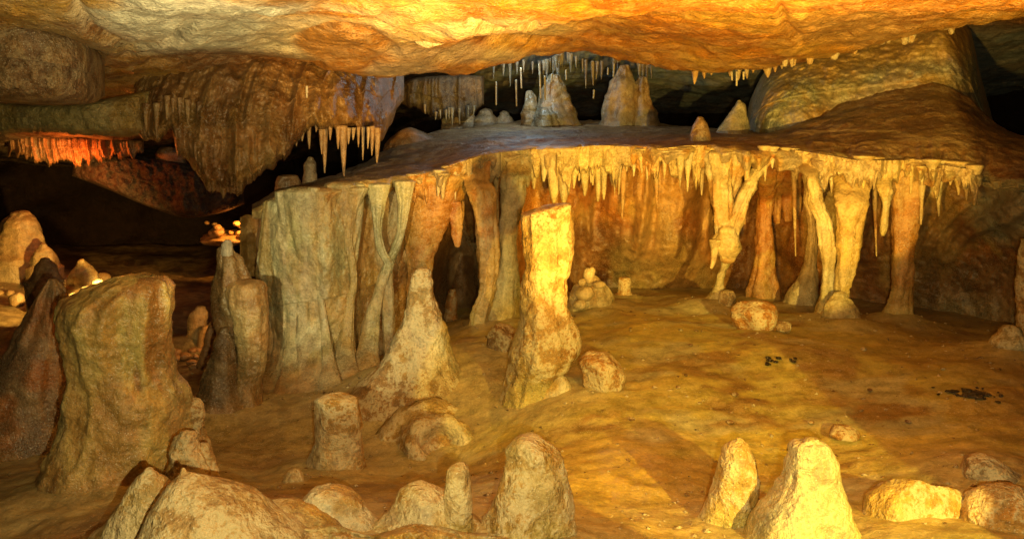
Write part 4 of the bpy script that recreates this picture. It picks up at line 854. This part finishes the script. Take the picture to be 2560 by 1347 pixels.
# ceiling pendants
PD = [((.22,.115,.03), 0), ((.27,.16,.05), .08), ((.15,.07,.02), .12)]
o = curtain('hanging_curtain', [(335,170,322,6.0,.25),(385,157,352,5.9,.5),(412,147,336,5.9,.5),(430,142,320,5.9,.5),(445,140,378,5.9,.55),(475,137,408,5.9,.6),(510,134,455,5.9,.7),(560,132,484,5.9,.75),(620,132,462,5.95,.7),(665,132,424,6.0,.7),(705,132,394,6.1,.65),(745,132,345,6.2,.6),(800,130,312,6.3,.55),(860,127,318,6.5,.5),(915,130,322,6.8,.45),(950,134,345,7.0,.35),(975,138,300,7.3,.3),(1010,147,250,7.7,.15)],
    'flow', PD, 380, 150, .09, 8, .08, 21, jag=14, jagk=.05, edge=.5, zan=.14, lean=.65)
tag(o, 'heavy brown curtain of fused stalactites hanging from the ceiling', 'stone drapery')
o = curtain('ceiling_ledge', [(-120,236,345,6.2,.5),(0,250,338,6.1,.6),(80,258,330,6.05,.65),(200,255,335,6.0,.65),(300,240,342,6.0,.6),(380,225,335,6.05,.4)], 'ceil', [((.36,.29,.11), 0), ((.42,.36,.2), .12), ((.36,.24,.06), .18)], 220, 70, .06, 4, .02, 22, jag=4, edge=.5)
tag(o, 'rounded olive ledge below the ceiling block over the dark passage', 'rock ledge')
o = curtain('ceiling_block', [(-150,20,262,4.9,.9),(0,30,258,4.9,.9),(120,50,264,5.0,.9),(200,90,262,5.15,.8),(235,120,258,5.3,.6),(262,150,240,5.5,.3)], 'ceil', [((.25,.15,.06), 0), ((.32,.2,.08), .1), ((.17,.1,.05), .2)], 200, 90, .07, 3, .01, 23, edge=.8)
tag(o, 'big brown block jutting from the ceiling at the frame edge', 'rock')
o = curtain('hanging_rock', [(985,215,250,9.6,.3),(1040,195,268,9.5,.6),(1090,190,290,9.5,.6),(1150,188,296,9.6,.6),(1210,190,262,9.7,.4)], 'dark', [((.12,.09,.06), 0), ((.25,.15,.07), .2)], 140, 60, .06, 10, .04, 24, jag=8, edge=.5)
tag(o, 'dark rock pendant hanging in the shadowed grotto above the shelf', 'rock')

o = limb([(1030,-60,120),(1040,10,92),(1056,50,68),(1072,80,44),(1080,98,22)], 4.55, [((.62,.44,.14), 0), ((.64,.55,.32), .05), ((.56,.30,.06), .2)], 'ceiling_pendant', 1090, hang=False, mat='crusty', n=72, amp=.05, flute=.03, dr=.9)
tag(o, 'bright yellow cream lobe bulging down from the lit ceiling', 'rock')
# small stalactites
def cluster(lst, Y, pig, lab, grp, seed, mat='drip', name='stalactite', tip=.18):
    for k, (a, b, c, ww) in enumerate(lst):
        tag(stalactite(a, b, c, ww, Y + .08 * ((k * 29) % 7 - 3) / 3, pig, seed + k, name=name, n=10, m=12, bend=random.uniform(-2, 2), tip=tip, mat=mat), lab, 'stalactite', grp)
cluster([(722,330,376,7),(740,320,365,7),(757,310,352,8),(772,305,372,7),(792,300,330,6),(803,300,385,8),(812,305,432,9),(826,310,350,6),(845,315,372,7),(858,315,440,11),(872,320,360,6),(884,320,350,6),(896,318,368,5),(908,318,400,5),(921,318,372,5),(931,316,388,7),(944,320,406,10)], 6.35, [((.34,.2,.09), 0), ((.42,.3,.17), .1)],
    'brown stalactite dangling from the ragged end of the hanging curtain', 'stalactites at the end of the hanging curtain', 1100)
cluster([(366,260,330,9),(392,258,345,9),(418,240,300,8),(432,246,282,6),(450,244,300,7),(470,250,320,9),(500,255,340,10),(536,470,478,6),(560,470,496,8),(533,450,482,7)], 5.62, PD, 'brown stalactite in relief on the face of the hanging curtain', 'stalactites on the curtain face', 1130)
cluster([(1738,178,210,9),(1760,170,196,8),(1778,172,188,8),(1826,165,190,9),(1846,165,200,10),(1866,165,196,8),(1884,160,182,8),(1918,155,192,16),(1938,150,180,10),(1955,145,172,9)], 7.15, [((.46,.26,.07), 0), ((.5,.36,.16), .1)], 'small orange stalactite on the ceiling edge above the shelf', 'stalactites on the ceiling edge', 1150)
cluster([(1829,180,200,3),(1842,180,214,3),(1859,180,198,3)], 7.1, WHITE, 'white straw stalactite on the ceiling edge above the shelf', 'white straws on the ceiling edge', 1170, name='straw_stalactite', tip=.7)
cluster([(x_, 132 - .207 * (x_ - 1965), 150 - .21 * (x_ - 1965) + rs.uniform(-6, 22), rs.uniform(6, 19)) for x_ in sorted(rs.uniform(1960, 2390, 19))], 6.6, [((.48,.30,.11), 0), ((.54,.44,.25), .1)], 'pale crusted knob along the ceiling seam above the flowstone mass', 'knobs on the ceiling seam', 1180, mat='crusty', tip=.5)
tag(stalactite(1007, 145, 172, 3, 6.3, WHITE, 1175, 'straw_stalactite', n=10, tip=.8), 'single white straw hanging from the pale ceiling edge', 'stalactite')
tag(stalactite(767, 215, 243, 3, 5.75, WHITE, 1176, 'straw_stalactite', n=10, tip=.8), 'single white straw hanging on the brown hanging curtain', 'stalactite')
lst = []
rs = np.random.RandomState(12)
for k in range(48):
    a = rs.uniform(1230, 1640); top = 138 + 26 * abs(math.sin(a * .02)); ln = rs.uniform(8, 38) * (1.9 if rs.rand() < .2 else 1)
    lst.append((a, top - 10, top + ln, rs.uniform(3, 7)))
cluster(lst, 9.3, [((.10,.10,.085), 0), ((.2,.18,.13), .15)], 'thin dark stalactite among many on the shadowed grotto ceiling', 'stalactites of the grotto ceiling', 1200)
lst = [(1350,180,245,2.5),(1362,190,250,2.5),(1290,200,265,2.5),(1240,205,262,2.5),(1302,170,220,2.5),(1348,160,188,2.5),(1415,175,200,2.5),(1380,185,205,2.5),(1535,160,192,2.5),(1485,225,246,2.5),(1520,170,186,2.5)]
cluster(lst, 8.7, (.24,.22,.16), 'long white straw hanging in the shadowed grotto', 'white straws of the grotto', 1290, name='straw_stalactite', tip=.8)
cluster([(1090,280,300,4),(1100,275,296,3),(1115,275,302,4),(1122,270,298,4),(1130,270,312,5),(1148,272,310,4),(1170,265,300,3),(1185,265,290,4),(1062,262,285,4)], 9.1, [((.22,.20,.16), 0)], 'pale stalactite tip under the dark grotto pendant', 'tips under the grotto pendant', 1310)

# red lit formations in the passage
RD = [((.36,.16,.06), 0), ((.42,.22,.09), .1)]
o = curtain('stalactite_fringe', [(20,335,372,9.7,.3),(90,335,396,9.6,.4),(180,338,402,9.6,.4),(300,345,385,9.7,.3),(360,350,380,9.8,.2)], 'flow', RD, 200, 50, .04, 12, .06, 31, jag=16, jagk=.09, edge=.4)
tag(o, 'red lit fringe of stalactites deep in the dark passage', 'stone drapery')
o = curtain('passage_rock', [(180,385,440,10.2,.4),(260,378,470,10.3,.9),(380,395,520,10.4,1.0),(470,410,545,10.5,1.0),(560,440,530,10.7,.6),(610,470,510,10.9,.2)], 'dark', [((.06,.028,.015), 0), ((.12,.05,.025), .1)], 160, 60, .2, 4, .05, 32, edge=.5)
tag(o, 'dark red bulging rock hanging in the passage below the curtain', 'rock')
stal('orange glowing broad stalagmite below the notch of the hanging curtain', [(370,402,446),(378,396,452),(400,390,460),(425,380,470)], 10.45, RD, n=44, m=30, amp=.03, seed=1401, top='flat', bottom='round', mat='flow')

def make_gravel():
    rg = np.random.RandomState(77); n = 2600
    ctr = []
    for _ in range(n):
        if rg.rand() < .55 and BASES:
            bx, by, bw = BASES[rg.randint(len(BASES))]; a = rg.uniform(0, 6.28); r = bw * rg.uniform(.9, 2.4)
            ctr.append((bx + r * math.cos(a), by + r * math.sin(a)))
        else:
            y = rg.uniform(2.4, 6.4); ctr.append((y * rg.uniform(-.3, .68), y))
    c = np.array(ctr); z = floor_base(c[:, 0], c[:, 1]); lf = np.zeros(n)
    for bx, by, bw in BASES:
        if by > 2.75: lf = np.maximum(lf, .55 * min(bw, .15) * np.exp(-((c[:, 0] - bx) ** 2 + (c[:, 1] - by) ** 2) / (1.85 * bw) ** 2))
    z = z + lf
    octv = np.array([(1,0,0),(0,1,0),(-1,0,0),(0,-1,0),(0,0,1),(0,0,-1)], float); of = np.array([(0,1,4),(1,2,4),(2,3,4),(3,0,4),(1,0,5),(2,1,5),(3,2,5),(0,3,5)])
    sz = .003 + .011 * rg.rand(n) ** 3
    V = c[:, None, :].repeat(6, 1); V = np.concatenate([V, z[:, None, None].repeat(6, 1)], -1)
    V = V + octv[None] * sz[:, None, None] * rg.uniform(.6, 1.4, (n, 6, 1)) * np.array([1.2, 1.2, .7]) + rg.normal(size=(n, 6, 3)) * sz[:, None, None] * .25
    fc = (of[None] + 6 * np.arange(n)[:, None, None]).reshape(-1, 3); fc = np.concatenate([fc, fc[:, 2:3]], 1)
    pal = np.array([(.16,.09,.04), (.30,.20,.08), (.45,.36,.2), (.10,.06,.03)])[rg.randint(0, 4, n)]
    o = build('gravel', V.reshape(-1, 3), fc, pal[:, None].repeat(6, 1).reshape(-1, 3), 'crusty')
    o['kind'] = 'stuff'; o['label'] = 'loose grit and tiny stones strewn over the clay floor'; o['category'] = 'gravel'
make_gravel()
# tell the members of short rows apart by counting along the row
ORD = 'first second third fourth fifth sixth seventh eighth ninth tenth eleventh twelfth thirteenth fourteenth fifteenth sixteenth seventeenth eighteenth nineteenth twentieth'.split()
ORD += ['twenty-' + w_ for w_ in ORD[:9]] + ['thirtieth'] + ['thirty-' + w_ for w_ in ORD[:9]]
from collections import defaultdict
rows_ = defaultdict(list)
for o in COL.objects:
    if o.parent is None and o.get('category') == 'stalactite' and o.get('group'): rows_[o['label']].append(o)
for lab, os_ in rows_.items():
    if len(os_) > len(ORD): continue
    os_.sort(key=lambda q: q.location.x / q.location.y)
    for k, o in enumerate(os_): o['label'] = ORD[k] + ' ' + lab + ', counted from left'
make_floor()
